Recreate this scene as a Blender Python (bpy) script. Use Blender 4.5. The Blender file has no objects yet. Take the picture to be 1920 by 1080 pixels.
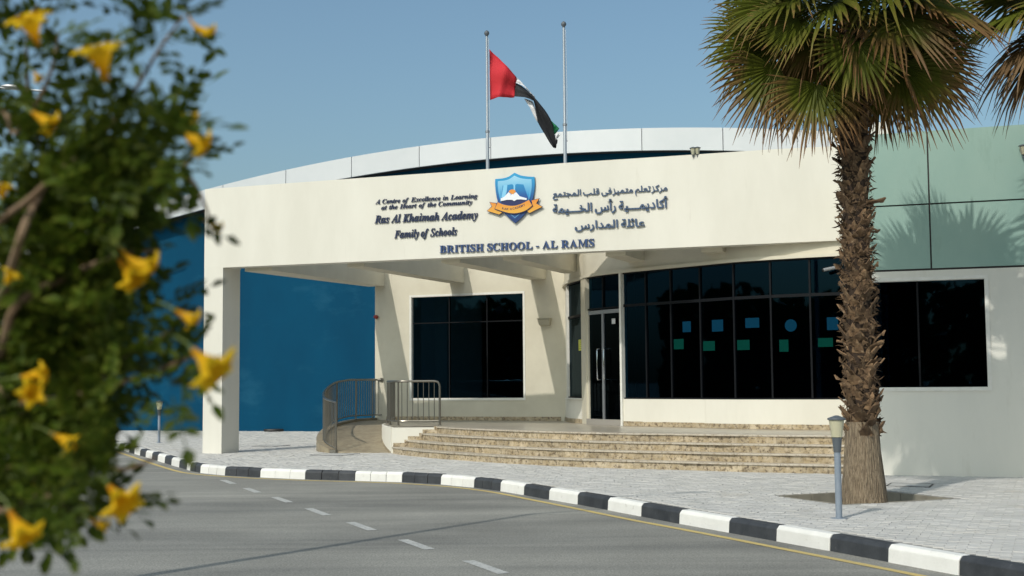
import bpy, bmesh, math, random
from mathutils import Vector, Matrix, noise
R = random.Random(7)
S = bpy.context.scene
COL = S.collection
V = Vector
rad = math.radians

# ---------------------------------------------------------------- camera
FPX, PITCH, ROLL, EYE = 2400.0, math.atan(179 / 2400.0), 0.008, 1.55
r0, f0 = V((1, 0, 0)), V((0, math.cos(PITCH), math.sin(PITCH)))
u0 = V((0, -math.sin(PITCH), math.cos(PITCH)))
CR = r0 * math.cos(ROLL) - u0 * math.sin(ROLL)
CU = u0 * math.cos(ROLL) + r0 * math.sin(ROLL)
cd = bpy.data.cameras.new("camera")
cam = bpy.data.objects.new("camera", cd)
COL.objects.link(cam)
cam.matrix_world = Matrix(((CR.x, CU.x, -f0.x, 0), (CR.y, CU.y, -f0.y, 0), (CR.z, CU.z, -f0.z, EYE), (0, 0, 0, 1)))
cd.sensor_width, cd.lens = 36, 45
cd.clip_start, cd.clip_end = 0.05, 4000
cd.dof.use_dof = True
cd.dof.focus_distance = 25
cd.dof.aperture_fstop = 4.5
S.camera = cam

# ---------------------------------------------------------------- sky, sun, exposure
SUN = V((-0.62, -0.90, 1.0)).normalized()           # towards the sun
W = bpy.data.worlds.new("World")
S.world = W
W.use_nodes = True
wn = W.node_tree
sky = wn.nodes.new("ShaderNodeTexSky")
sky.sky_type = 'NISHITA'
sky.sun_disc = False
sky.sun_elevation = math.asin(SUN.z)
sky.sun_rotation = math.atan2(SUN.x, SUN.y)
sky.air_density, sky.dust_density, sky.ozone_density = 1.15, 3.6, 2.6
bg = wn.nodes["Background"]
tint = wn.nodes.new('ShaderNodeMix'); tint.data_type = 'RGBA'; tint.blend_type = 'MULTIPLY'; tint.inputs[0].default_value = 1
tint.inputs[7].default_value = (1.23, 1.39, 1.33, 1)      # dusty Gulf haze: a little greener and paler than the clear-air model
wn.links.new(sky.outputs[0], tint.inputs[6]); wn.links.new(tint.outputs[2], bg.inputs[0])
bg.inputs[1].default_value = 0.10
sd = bpy.data.lights.new("sun", 'SUN')
sd.energy, sd.angle, sd.color = 2.4, rad(0.55), (1.0, 0.95, 0.87)
so = bpy.data.objects.new("sun", sd)
COL.objects.link(so)
so.rotation_euler = SUN.to_track_quat('Z', 'Y').to_euler()
so.location = (-10, -10, 30)
S.view_settings.view_transform = 'Standard'
S.view_settings.look = 'None'
S.view_settings.gamma = 1
S.view_settings.exposure = -0.07
S.view_settings.use_curve_mapping = False
S.cycles.max_bounces = 8
S.cycles.transparent_max_bounces = 12
S.cycles.use_denoising = True

# ---------------------------------------------------------------- survey helpers (pixels of a 1920 wide frame -> world)
def ray(px, py):
    return f0 + CR * ((px - 960) / FPX) + CU * ((540 - py) / FPX)
E0 = V((0, 0, EYE))
def at_z(px, py, z=0.0):
    d = ray(px, py)
    return E0 + d * ((z - EYE) / d.z)
def at_y(px, py, y):
    d = ray(px, py)
    return E0 + d * (y / d.y)
def at_plane(px, py, p, n):
    d = ray(px, py)
    return E0 + d * ((p - E0).dot(n) / d.dot(n))

# ---------------------------------------------------------------- materials
def nd(nt, t, **k):
    n = nt.nodes.new(t)
    for a, b in k.items():
        if a.startswith('i_'):
            key = a[2:]
            n.inputs[int(key) if key.isdigit() else key.replace('_', ' ')].default_value = b
        else:
            setattr(n, a, b)
    return n
def c4(c): return (c[0], c[1], c[2], 1.0)
def mat(name, c1, c2=None, scale=3.0, detail=5.0, rough=0.8, rv=0.0, metal=0.0, bump=0.0, bscale=60.0, stretch=(1, 1, 1),
        rnd=0.0, spec=0.5, lo=0.35, hi=0.65, c3=None, s3=30.0, t3=(0.6, 0.7), dist=0.0, coord='pos', st3=(1, 1, 1), bdist=0.01):
    m = bpy.data.materials.new(name)
    m.use_nodes = True
    nt = m.node_tree
    b = nt.nodes["Principled BSDF"]
    b.inputs["Roughness"].default_value = rough
    b.inputs["Metallic"].default_value = metal
    b.inputs["Specular IOR Level"].default_value = spec
    if coord == 'pos':
        src = nd(nt, 'ShaderNodeNewGeometry').outputs['Position']
    else:
        src = nd(nt, 'ShaderNodeTexCoord').outputs['Object']
    def mapped(sc):
        mp = nd(nt, 'ShaderNodeMapping')
        mp.inputs['Scale'].default_value = sc
        nt.links.new(src, mp.inputs['Vector'])
        return mp.outputs[0]
    col = None
    if c2:
        n = nd(nt, 'ShaderNodeTexNoise', i_Scale=scale, i_Detail=detail, i_Distortion=dist, i_Roughness=0.62)
        nt.links.new(mapped(stretch), n.inputs['Vector'])
        mr = nd(nt, 'ShaderNodeMapRange', i_1=lo, i_2=hi)
        nt.links.new(n.outputs[0], mr.inputs[0])
        mx = nd(nt, 'ShaderNodeMix', data_type='RGBA')
        nt.links.new(mr.outputs[0], mx.inputs[0])
        mx.inputs[6].default_value = c4(c1)
        mx.inputs[7].default_value = c4(c2)
        col = mx.outputs[2]
        if rv:
            ma = nd(nt, 'ShaderNodeMath', operation='MULTIPLY_ADD', i_1=rv, i_2=rough - rv / 2)
            nt.links.new(n.outputs[0], ma.inputs[0])
            nt.links.new(ma.outputs[0], b.inputs['Roughness'])
        if c3:
            n3 = nd(nt, 'ShaderNodeTexNoise', i_Scale=s3, i_Detail=6.0, i_Roughness=0.7)
            nt.links.new(mapped(st3), n3.inputs['Vector'])
            m3 = nd(nt, 'ShaderNodeMapRange', i_1=t3[0], i_2=t3[1])
            nt.links.new(n3.outputs[0], m3.inputs[0])
            mx3 = nd(nt, 'ShaderNodeMix', data_type='RGBA')
            nt.links.new(m3.outputs[0], mx3.inputs[0])
            nt.links.new(col, mx3.inputs[6])
            mx3.inputs[7].default_value = c4(c3)
            col = mx3.outputs[2]
    if rnd:
        oi = nd(nt, 'ShaderNodeObjectInfo')
        hs = nd(nt, 'ShaderNodeHueSaturation')
        mr = nd(nt, 'ShaderNodeMapRange', i_3=1 - rnd, i_4=1 + rnd)
        nt.links.new(oi.outputs['Random'], mr.inputs[0])
        nt.links.new(mr.outputs[0], hs.inputs['Value'])
        if col: nt.links.new(col, hs.inputs['Color'])
        else: hs.inputs['Color'].default_value = c4(c1)
        col = hs.outputs[0]
    if col: nt.links.new(col, b.inputs['Base Color'])
    else: b.inputs['Base Color'].default_value = c4(c1)
    if bump:
        n = nd(nt, 'ShaderNodeTexNoise', i_Scale=bscale, i_Detail=4.0)
        nt.links.new(mapped(stretch if coord == 'obj' else (1, 1, 1)), n.inputs['Vector'])
        bp = nd(nt, 'ShaderNodeBump', i_Strength=bump, i_Distance=bdist)
        nt.links.new(n.outputs[0], bp.inputs['Height'])
        nt.links.new(bp.outputs[0], b.inputs['Normal'])
    m['bsdf'] = 1
    return m

M = {}
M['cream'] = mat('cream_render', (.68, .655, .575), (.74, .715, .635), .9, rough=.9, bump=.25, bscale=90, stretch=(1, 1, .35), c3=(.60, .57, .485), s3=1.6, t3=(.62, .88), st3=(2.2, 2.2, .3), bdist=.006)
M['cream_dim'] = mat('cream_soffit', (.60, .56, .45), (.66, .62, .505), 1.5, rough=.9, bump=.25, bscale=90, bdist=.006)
M['white'] = mat('white_render', (.69, .68, .615), (.75, .735, .66), .8, rough=.9, bump=.25, bscale=90, stretch=(1, 1, .3), c3=(.60, .58, .50), s3=2.4, t3=(.58, .85), st3=(1.4, 1.4, .25), bdist=.006)
M['frame'] = mat('white_frame', (.78, .77, .72), (.70, .69, .63), 6, rough=.5)
M['blue'] = mat('blue_render', (.0, .045, .098), (.0, .058, .122), .35, rough=.75, bump=.2, bscale=60, stretch=(1, 1, .6), c3=(.012, .088, .155), s3=.7, t3=(.52, .80), st3=(.6, .6, 1.3), bdist=.008, spec=.12)
M['silver'] = mat('silver_cladding', (.56, .59, .61), (.62, .64, .66), .5, rough=.55, metal=.15, rnd=.03)
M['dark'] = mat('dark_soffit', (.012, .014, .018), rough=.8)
M['green'] = mat('green_render', (.27, .41, .36), (.32, .455, .395), .7, rough=.9, bump=.3, bscale=70, stretch=(1, 1, .5), c3=(.22, .33, .27), s3=2.0, t3=(.58, .85), st3=(1.2, 1.2, .35), bdist=.006)
M['joint'] = mat('joint_sealant', (.05, .045, .045), rough=.9)
def granite(name, a, b_, c, rough, rnd):
    m = mat(name, a, b_, 9, rough=rough, rnd=rnd, c3=c, s3=17, t3=(.50, .62), coord='pos', bump=.1, bscale=40)
    return m
M['granite'] = granite('yellow_granite', (.34, .26, .15), (.50, .42, .30), (.13, .095, .06), .45, .16)
M['tread'] = granite('granite_tread', (.44, .39, .31), (.52, .47, .39), (.32, .26, .19), .35, .06)
M['terrace'] = mat('terrace_marble', (.36, .32, .255), (.43, .385, .31), 1.3, rough=.30, c3=(.36, .30, .23), s3=14, t3=(.60, .74))
M['ramp'] = mat('ramp_granite', (.24, .195, .13), (.33, .28, .19), 6, rough=.5, c3=(.30, .22, .14), s3=20, t3=(.55, .68))  # base darkened to carry the shade of the railing
M['steel'] = mat('brushed_steel', (.25, .235, .205), rough=.28, metal=.9)
M['chrome'] = mat('polished_chrome', (.75, .76, .78), rough=.12, metal=1)
M['alu'] = mat('grey_aluminium', (.33, .34, .36), rough=.35, metal=.6)
M['mull'] = mat('dark_mullion', (.006, .007, .009), rough=.5, spec=.15)
M['doorframe'] = mat('cream_door_frame', (.62, .58, .47), rough=.5)
M['sill'] = mat('grey_threshold', (.30, .28, .25), rough=.4)
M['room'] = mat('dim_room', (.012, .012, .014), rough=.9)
M['letter'] = mat('navy_letters', (.020, .050, .150), (.030, .07, .19), 25, rough=.35)
M['letter2'] = mat('dark_navy_letters', (.012, .022, .070), rough=.35)
M['letter3'] = mat('slate_blue_letters', (.05, .09, .17), rough=.4)
M['pole'] = mat('pole_metal', (.42, .45, .48), rough=.4, metal=.5)
M['postgrey'] = mat('painted_grey_post', (.21, .25, .30), (.24, .28, .33), 8, rough=.45)
M['capgrey'] = mat('dark_grey_cap', (.10, .115, .13), rough=.45)
M['kwhite'] = mat('kerb_white_paint', (.72, .71, .67), (.80, .79, .75), 3, rough=.75, bump=.3, bscale=50, c3=(.36, .33, .27), s3=7, t3=(.63, .82), rnd=.05)
M['kblack'] = mat('kerb_black_paint', (.028, .031, .036), (.05, .054, .06), 4, rough=.6, bump=.3, bscale=50, c3=(.15, .15, .15), s3=11, t3=(.62, .82), rnd=.12)
M['yellow'] = mat('yellow_line_paint', (.58, .44, .15), (.52, .40, .16), 4, rough=.8, c3=(.30, .27, .19), s3=14, t3=(.56, .74))
M['dash'] = mat('white_line_paint', (.50, .50, .47), (.42, .42, .40), 5, rough=.8, c3=(.22, .22, .21), s3=22, t3=(.50, .68))
M['paver'] = mat('grey_paver', (.47, .46, .435), (.55, .535, .505), 2.2, rough=.85, rnd=.07, bump=.2, bscale=80, c3=(.40, .35, .27), s3=.8, t3=(.58, .85))
M['sandjoint'] = mat('sand_joint', (.30, .29, .27), (.40, .39, .365), 2.5, rough=.95, c3=(.18, .17, .15), s3=20, t3=(.5, .7))
M['ground'] = mat('sandy_ground', (.33, .28, .21), (.40, .35, .27), .15, rough=.95)
M['soil'] = mat('soil', (.045, .032, .018), (.10, .075, .045), 12, rough=1, bump=.8, bscale=20, bdist=.03)
M['pit'] = mat('pit_concrete', (.27, .25, .20), (.19, .175, .14), 3, rough=.95)
M['hose'] = mat('black_hose', (.01, .01, .01), rough=.5)
M['red'] = mat('flag_red', (.55, .018, .03), (.50, .016, .025), 2, rough=.8)
M['flagw'] = mat('flag_white', (.72, .72, .74), rough=.8)
M['flagk'] = mat('flag_black', (.012, .013, .016), rough=.8)
M['flagg'] = mat('flag_green', (.01, .16, .06), rough=.8)
M['alarm'] = mat('alarm_red', (.28, .02, .015), rough=.4)
M['fitting'] = mat('beige_fitting', (.42, .39, .30), rough=.5)
M['paperb'] = mat('blue_paper', (.003, .030, .062), rough=1, spec=0)  # this and the green one: dimming by the tinted pane put into the colour
M['paperg'] = mat('green_paper', (.002, .036, .028), rough=1, spec=0)
M['papery'] = mat('yellow_notice', (.70, .72, .12), rough=.7)
M['paperw'] = mat('white_sticker', (.6, .6, .6), rough=.7)
M['ink'] = mat('notice_ink', (.1, .1, .03), rough=.8)

# asphalt: worn, with curved sweeps left by tyres
m = bpy.data.materials.new('asphalt'); m.use_nodes = True; nt = m.node_tree; b = nt.nodes["Principled BSDF"]
g = nd(nt, 'ShaderNodeNewGeometry')
mp = nd(nt, 'ShaderNodeMapping'); mp.inputs['Rotation'].default_value = (0, 0, rad(-12)); mp.inputs['Scale'].default_value = (.11, .8, 1)
nt.links.new(g.outputs['Position'], mp.inputs[0])
n1 = nd(nt, 'ShaderNodeTexNoise', i_Scale=.9, i_Detail=6.0, i_Roughness=.6, i_Distortion=.7); nt.links.new(mp.outputs[0], n1.inputs['Vector'])
n2 = nd(nt, 'ShaderNodeTexNoise', i_Scale=.55, i_Detail=3.0); nt.links.new(g.outputs['Position'], n2.inputs['Vector'])
n3 = nd(nt, 'ShaderNodeTexNoise', i_Scale=55.0, i_Detail=5.0); nt.links.new(g.outputs['Position'], n3.inputs['Vector'])
cr = nd(nt, 'ShaderNodeValToRGB'); nt.links.new(n1.outputs[0], cr.inputs[0])
e = cr.color_ramp.elements; e[0].position = .33; e[0].color = (.168, .166, .150, 1); e[1].position = .70; e[1].color = (.31, .30, .262, 1)
mx = nd(nt, 'ShaderNodeMix', data_type='RGBA', blend_type='MULTIPLY'); mx.inputs[0].default_value = 1
mr = nd(nt, 'ShaderNodeMapRange', i_1=.3, i_2=.7, i_3=.86, i_4=1.1); nt.links.new(n2.outputs[0], mr.inputs[0])
nt.links.new(cr.outputs[0], mx.inputs[6]); nt.links.new(mr.outputs[0], mx.inputs[7])
mx2 = nd(nt, 'ShaderNodeMix', data_type='RGBA', blend_type='MULTIPLY'); mx2.inputs[0].default_value = 1
mr2 = nd(nt, 'ShaderNodeMapRange', i_1=.3, i_2=.7, i_3=.62, i_4=1.38); nt.links.new(n3.outputs[0], mr2.inputs[0])
nt.links.new(mx.outputs[2], mx2.inputs[6]); nt.links.new(mr2.outputs[0], mx2.inputs[7])
nt.links.new(mx2.outputs[2], b.inputs['Base Color']); b.inputs['Roughness'].default_value = .85
bp = nd(nt, 'ShaderNodeBump', i_Strength=.5, i_Distance=.004); nt.links.new(n3.outputs[0], bp.inputs['Height']); nt.links.new(bp.outputs[0], b.inputs['Normal'])
M['asphalt'] = m

# tinted window glass: dark body-tinted pane with a toned surface reflection
def glass(name, tint, refl=(1, 1, 1), rough=.02):
    m = bpy.data.materials.new(name); m.use_nodes = True; nt = m.node_tree
    nt.nodes.remove(nt.nodes["Principled BSDF"])
    tr = nd(nt, 'ShaderNodeBsdfTransparent', i_Color=c4(tint))
    gl = nd(nt, 'ShaderNodeBsdfGlossy', i_Color=c4(refl), i_Roughness=rough)
    fr = nd(nt, 'ShaderNodeFresnel', i_IOR=1.5)
    mx = nd(nt, 'ShaderNodeMixShader')
    nt.links.new(fr.outputs[0], mx.inputs[0]); nt.links.new(tr.outputs[0], mx.inputs[1]); nt.links.new(gl.outputs[0], mx.inputs[2])
    nt.links.new(mx.outputs[0], nt.nodes["Material Output"].inputs[0])
    return m
M['glass'] = glass('blue_tinted_glass', (.06, .17, .25), (.08, .26, .48))
M['dglass'] = glass('dark_reflection_glass', (.05, .09, .11), (.14, .20, .24))  # door and side panes; their dark reflection is put into the colours
M['clear'] = glass('clear_lens', (.75, .75, .70))
# frosted lamp lens
m = bpy.data.materials.new('frosted_lens'); m.use_nodes = True; b = m.node_tree.nodes["Principled BSDF"]
b.inputs['Base Color'].default_value = (.72, .68, .48, 1); b.inputs['Roughness'].default_value = .35; b.inputs['Transmission Weight'].default_value = .35
M['lens'] = m

def leafmat(name, stops, rough=.5, trans=.14, rnd=.25):
    """Colour runs along the leaf (UV x), varies with the leaf (object random, UV y)."""
    m = bpy.data.materials.new(name); m.use_nodes = True; nt = m.node_tree; b = nt.nodes["Principled BSDF"]
    uv = nd(nt, 'ShaderNodeUVMap'); sp = nd(nt, 'ShaderNodeSeparateXYZ'); nt.links.new(uv.outputs[0], sp.inputs[0])
    oi = nd(nt, 'ShaderNodeObjectInfo')
    n = nd(nt, 'ShaderNodeTexNoise', i_Scale=7.0, i_Detail=3.0); g = nd(nt, 'ShaderNodeNewGeometry'); nt.links.new(g.outputs['Position'], n.inputs['Vector'])
    a1 = nd(nt, 'ShaderNodeMath', operation='MULTIPLY_ADD', i_1=.5, i_2=-.25); nt.links.new(n.outputs[0], a1.inputs[0])
    a2 = nd(nt, 'ShaderNodeMath', operation='ADD'); nt.links.new(a1.outputs[0], a2.inputs[0]); nt.links.new(sp.outputs[0], a2.inputs[1])
    cr = nd(nt, 'ShaderNodeValToRGB'); nt.links.new(a2.outputs[0], cr.inputs[0])
    el = cr.color_ramp.elements
    while len(el) < len(stops): el.new(.5)
    for k, (p, c) in enumerate(stops): el[k].position = p; el[k].color = c4(c)
    hs = nd(nt, 'ShaderNodeHueSaturation'); nt.links.new(cr.outputs[0], hs.inputs['Color'])
    ad = nd(nt, 'ShaderNodeMath', operation='ADD'); nt.links.new(oi.outputs['Random'], ad.inputs[0]); nt.links.new(sp.outputs[1], ad.inputs[1])
    mr = nd(nt, 'ShaderNodeMapRange', i_1=0., i_2=2., i_3=1 - rnd, i_4=1 + rnd); nt.links.new(ad.outputs[0], mr.inputs[0]); nt.links.new(mr.outputs[0], hs.inputs['Value'])
    nt.links.new(hs.outputs[0], b.inputs['Base Color']); b.inputs['Roughness'].default_value = rough
    b.inputs['Specular IOR Level'].default_value = .12
    tl = nd(nt, 'ShaderNodeBsdfTranslucent'); nt.links.new(hs.outputs[0], tl.inputs[0])
    mx = nd(nt, 'ShaderNodeMixShader', i_0=trans); nt.links.new(b.outputs[0], mx.inputs[1]); nt.links.new(tl.outputs[0], mx.inputs[2])
    nt.links.new(mx.outputs[0], nt.nodes["Material Output"].inputs[0])
    return m
M['frond'] = leafmat('green_frond', [(0, (.058, .078, .009)), (.6, (.088, .102, .013)), (.86, (.14, .125, .025)), (1, (.25, .14, .06))])
M['frond_old'] = leafmat('browning_frond', [(0, (.060, .080, .008)), (.42, (.088, .098, .012)), (.66, (.135, .088, .028)), (1, (.18, .09, .042))])
M['frond_dead'] = leafmat('dry_frond', [(0, (.13, .08, .035)), (.6, (.19, .12, .06)), (1, (.24, .16, .09))])
M['petiole'] = mat('frond_stalk', (.12, .13, .03), (.16, .13, .04), 6, rough=.6)
M['boot'] = mat('old_leaf_base', (.075, .04, .022), (.25, .16, .085), 7, rough=.95, rnd=.45, coord='obj', c3=(.36, .27, .17), s3=22, t3=(.55, .72), bump=.5, bscale=30)
M['fibre'] = mat('palm_fibre', (.06, .035, .02), (.15, .095, .05), 20, rough=1)
M['bark'] = mat('palm_bark', (.17, .125, .08), (.33, .26, .175), 6, rough=1, stretch=(9, 9, .7), bump=1.0, bscale=6, coord='obj', c3=(.06, .042, .028), s3=9, t3=(.50, .64), st3=(14, 14, .5), bdist=.04)
M['core'] = mat('dark_trunk_core', (.035, .022, .014), rough=1)
M['leaf'] = leafmat('shrub_leaf', [(0, (.040, .068, .006)), (.5, (.055, .084, .007)), (1, (.11, .125, .015))], trans=.35, rnd=.55)
M['twig'] = mat('shrub_stem', (.16, .10, .055), (.26, .18, .11), 15, rough=.9)
M['petal'] = leafmat('yellow_petal', [(0, (.60, .24, .01)), (.3, (.80, .46, .012)), (1, (.84, .58, .02))], trans=.4, rnd=.12)
M['calyx'] = mat('green_calyx', (.12, .16, .03), rough=.6)
# shield print: blue shades running down the shield
def ramp_z(name, stops, z0, z1, rough=.35):
    m = bpy.data.materials.new(name); m.use_nodes = True; nt = m.node_tree; b = nt.nodes["Principled BSDF"]
    g = nd(nt, 'ShaderNodeNewGeometry'); sp = nd(nt, 'ShaderNodeSeparateXYZ'); nt.links.new(g.outputs['Position'], sp.inputs[0])
    mr = nd(nt, 'ShaderNodeMapRange', i_1=z0, i_2=z1); nt.links.new(sp.outputs[2], mr.inputs[0])
    cr = nd(nt, 'ShaderNodeValToRGB'); nt.links.new(mr.outputs[0], cr.inputs[0])
    el = cr.color_ramp.elements
    while len(el) < len(stops): el.new(.5)
    for k, (p, c) in enumerate(stops): el[k].position = p; el[k].color = c4(c)
    nt.links.new(cr.outputs[0], b.inputs['Base Color']); b.inputs['Roughness'].default_value = rough
    return m

# ---------------------------------------------------------------- object helpers
def tag(o, label=None, cat=None, group=None, kind=None):
    if label: o['label'] = label
    if cat: o['category'] = cat
    if group: o['group'] = group
    if kind: o['kind'] = kind
    return o
def empty(name, loc, label, cat, group=None, rz=0):
    o = bpy.data.objects.new(name, None)
    o.empty_display_size = .1
    COL.objects.link(o)
    o.location = loc
    o.rotation_euler = (0, 0, rz)
    return tag(o, label, cat, group)
def base_of(p):
    v = V((0, 0, 0))
    while p:
        v += p.location
        p = p.parent
    return v
class MB:
    """Collects simple solids given in world coordinates; build() links them as one mesh."""
    def __init__(s): s.v, s.f, s.uv = [], [], []
    def add(s, vs, fs):
        k = len(s.v); s.v += [V(p) for p in vs]; s.f += [tuple(i + k for i in f) for f in fs]; return s
    def quad(s, a, b, c, d): return s.add([a, b, c, d], [(0, 1, 2, 3)])
    def box(s, o, ax, ay, az):
        """o corner, ax ay az edge vectors (right handed)"""
        o, ax, ay, az = V(o), V(ax), V(ay), V(az)
        p = [o, o + ax, o + ax + ay, o + ay]; p += [q + az for q in p]
        return s.add(p, [(3, 2, 1, 0), (4, 5, 6, 7), (0, 1, 5, 4), (1, 2, 6, 5), (2, 3, 7, 6), (3, 0, 4, 7)])
    def prism(s, poly, z0, z1):
        n = len(poly)
        return s.add([(p[0], p[1], z0) for p in poly] + [(p[0], p[1], z1) for p in poly],
                     [tuple(range(n - 1, -1, -1)), tuple(range(n, 2 * n))] + [(i, (i + 1) % n, (i + 1) % n + n, i + n) for i in range(n)])
    def tube(s, pts, r, n=8, cap=True, up=V((0, 0, 1))):
        pts = [V(p) for p in pts]
        rs = r if isinstance(r, (list, tuple)) else [r] * len(pts)
        k = len(s.v); ref = None
        for i, p in enumerate(pts):
            d = (pts[min(i + 1, len(pts) - 1)] - pts[max(i - 1, 0)]).normalized()
            if ref is None:
                ref = up if abs(d.dot(up)) < .9 else V((1, 0, 0))
            a = (ref - d * ref.dot(d)).normalized(); ref = a
            c = d.cross(a)
            for j in range(n):
                t = 2 * math.pi * j / n
                s.v.append(p + (a * math.cos(t) + c * math.sin(t)) * rs[i])
        for i in range(len(pts) - 1):
            for j in range(n):
                j2 = (j + 1) % n
                s.f.append((k + i * n + j, k + i * n + j2, k + (i + 1) * n + j2, k + (i + 1) * n + j))
        if cap:
            s.f.append(tuple(k + j for j in range(n - 1, -1, -1)))
            e = k + (len(pts) - 1) * n
            s.f.append(tuple(e + j for j in range(n)))
        return s
    def lathe(s, c, prof, n=20):
        """prof: (radius, height) pairs from the bottom up"""
        c = V(c); k = len(s.v)
        for r, z in prof:
            for j in range(n):
                t = 2 * math.pi * j / n
                s.v.append(c + V((r * math.cos(t), r * math.sin(t), z)))
        for i in range(len(prof) - 1):
            for j in range(n):
                j2 = (j + 1) % n
                s.f.append((k + i * n + j, k + i * n + j2, k + (i + 1) * n + j2, k + (i + 1) * n + j))
        s.f.append(tuple(k + j for j in range(n - 1, -1, -1)))
        e = k + (len(prof) - 1) * n
        s.f.append(tuple(e + j for j in range(n)))
        return s
    def build(s, name, m, parent=None, smooth=False, bevel=0, kind=None, label=None, at=None):
        me = bpy.data.meshes.new(name)
        b = base_of(parent) if parent else V(at or (0, 0, 0))
        me.from_pydata([v - b for v in s.v], [], s.f)
        if s.uv:
            l = me.uv_layers.new(name='UVMap')
            for lp in me.loops: l.data[lp.index].uv = s.uv[lp.vertex_index]
        ms = m if isinstance(m, list) else [m]
        for x in ms: me.materials.append(x)
        if smooth:
            for p in me.polygons: p.use_smooth = True
        o = bpy.data.objects.new(name, me)
        COL.objects.link(o)
        if parent: o.parent = parent
        elif at: o.location = at
        if smooth:
            try: me.set_sharp_from_angle(angle=rad(40))
            except Exception: pass
        if bevel:
            md = o.modifiers.new('bevel', 'BEVEL'); md.width = bevel; md.segments = 2; md.limit_method = 'ANGLE'
        return tag(o, label, kind=kind)
def smooth_path(pts, n=6):
    """Catmull-Rom through the points"""
    pts = [V(p) for p in pts]; out = []
    for i in range(len(pts) - 1):
        a, b_, c, d = pts[max(i - 1, 0)], pts[i], pts[i + 1], pts[min(i + 2, len(pts) - 1)]
        for k in range(n):
            t = k / n
            out.append(.5 * ((2 * b_) + (c - a) * t + (2 * a - 5 * b_ + 4 * c - d) * t * t + (3 * b_ - a - 3 * c + d) * t ** 3))
    out.append(pts[-1])
    return out
def resample(pts, step=None, n=None):
    pts = [V(p) for p in pts]
    L = [0]
    for a, b_ in zip(pts, pts[1:]): L.append(L[-1] + (b_ - a).length)
    n = n or max(1, round(L[-1] / step))
    out, j = [], 0
    for k in range(n + 1):
        t = L[-1] * k / n
        while j < len(pts) - 2 and L[j + 1] < t: j += 1
        u = (t - L[j]) / max(1e-9, L[j + 1] - L[j])
        out.append(pts[j].lerp(pts[j + 1], u))
    return out
def offset2(pts, d):
    """polyline shifted sideways by d (to the left of its run) in plan"""
    out = []
    for i, p in enumerate(pts):
        t = (pts[min(i + 1, len(pts) - 1)] - pts[max(i - 1, 0)]); t.z = 0; t.normalize()
        out.append(p + V((-t.y, t.x, 0)) * d)
    return out
TH = rad(23.0)
T = V((math.cos(TH), -math.sin(TH), 0))      # along the school's facades, left to right
N = V((math.sin(TH), math.cos(TH), 0))       # into the buildings
Z = V((0, 0, 1))

def wallpt(o, t, u, z, d=0.0):
    """point at run u and height z on a facade through o along t, d metres out in front of it"""
    n = V((-t.y, t.x, 0))
    return V((o.x, o.y, 0)) + t * u + Z * z - n * d
def slab(mb, o, t, u0, u1, z0, z1, d0, d1):
    """box on a facade from d0 (behind is negative) to d1 in front"""
    n = V((-t.y, t.x, 0))
    return mb.box(wallpt(o, t, u0, z0, d1), t * (u1 - u0), n * (d1 - d0), Z * (z1 - z0))
def uz(px, py, o, t):
    n = V((-t.y, t.x, 0))
    p = at_plane(px, py, V((o.x, o.y, 0)), n)
    return (p - V((o.x, o.y, 0))).dot(t), p.z
def hit(px, py, poly):
    """where the plan line of sight through a pixel meets a plan polyline"""
    d = ray(px, py)
    best = None
    for a, b in zip(poly, poly[1:]):
        e = b - a
        det = d.x * e.y - d.y * e.x
        if abs(det) < 1e-9: continue
        s = (a.x * e.y - a.y * e.x) / det
        k = (a.x * d.y - a.y * d.x) / det
        if -1e-6 <= k <= 1 + 1e-6 and s > 0 and (best is None or s < best[0]): best = (s, a + e * k)
    return best[1]

# ================================================================ GROUND
mb = MB(); mb.quad((-2500, -1500, -.42), (2500, -1500, -.42), (2500, 3500, -.42), (-2500, 3500, -.42))
mb.build('ground', M['ground'], kind='structure')
mb = MB(); mb.quad((-70, -30, -.16), (40, -30, -.16), (40, 62, -.16), (-70, 62, -.16))
road = mb.build('road', M['asphalt'], kind='structure')

# kerb line, road side foot: painted bands by their ends
bands = [(184.4, 830.6), (192.5, 833.1), (199.3, 835.4), (206.7, 837.4), (214.8, 840.0), (223.6, 842.6), (232, 845.2), (241.9, 848.2), (251.4, 851), (261.8, 854.1),
         (272.1, 857.2), (283.9, 860.6), (295.4, 864.1), (308.3, 868.2), (321.1, 872.2), (335.1, 876.3), (349.6, 880.7), (356.3, 882.6), (375, 886.8), (421, 891.6), (486.7, 895.2),
         (571.9, 898.8), (664.8, 901.4), (753, 904.2), (825.3, 908.3), (888.3, 914.2), (937.5, 920.8), (981.7, 928.2), (1028.3, 936.7), (1081.5, 945.8), (1138.8, 956.4),
         (1201.3, 968.3), (1271.7, 982), (1365.8, 998.9), (1454.8, 1014.8), (1554.8, 1033), (1664.8, 1054), (1797.5, 1078.8)]
kp = [at_z(x, y, -.16) for x, y in bands]
d = (kp[-1] - kp[-4]).normalized()
for k in range(5): kp.append(kp[-1] + d * .95)
kl = [p.copy() for p in kp]
H_K = .165
def kerb_profile(p, t, out):
    """cross-section at p, t along the kerb; the pavement lies to the left of t"""
    q = V((-t.y, t.x, 0))
    return [p + q * a + Z * b for a, b in ((.0, .0), (.012, H_K - .035), (.045, H_K + .004), (.155, H_K + .006), (.155, 0))]
kerb = empty('kerb', (0, 0, 0), None, None); tag(kerb, kind='structure')
ktan = []
for i, p in enumerate(kl):
    a, b = kl[max(i - 1, 0)], kl[min(i + 1, len(kl) - 1)]
    ktan.append((b - a).normalized())
stones = []
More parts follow.
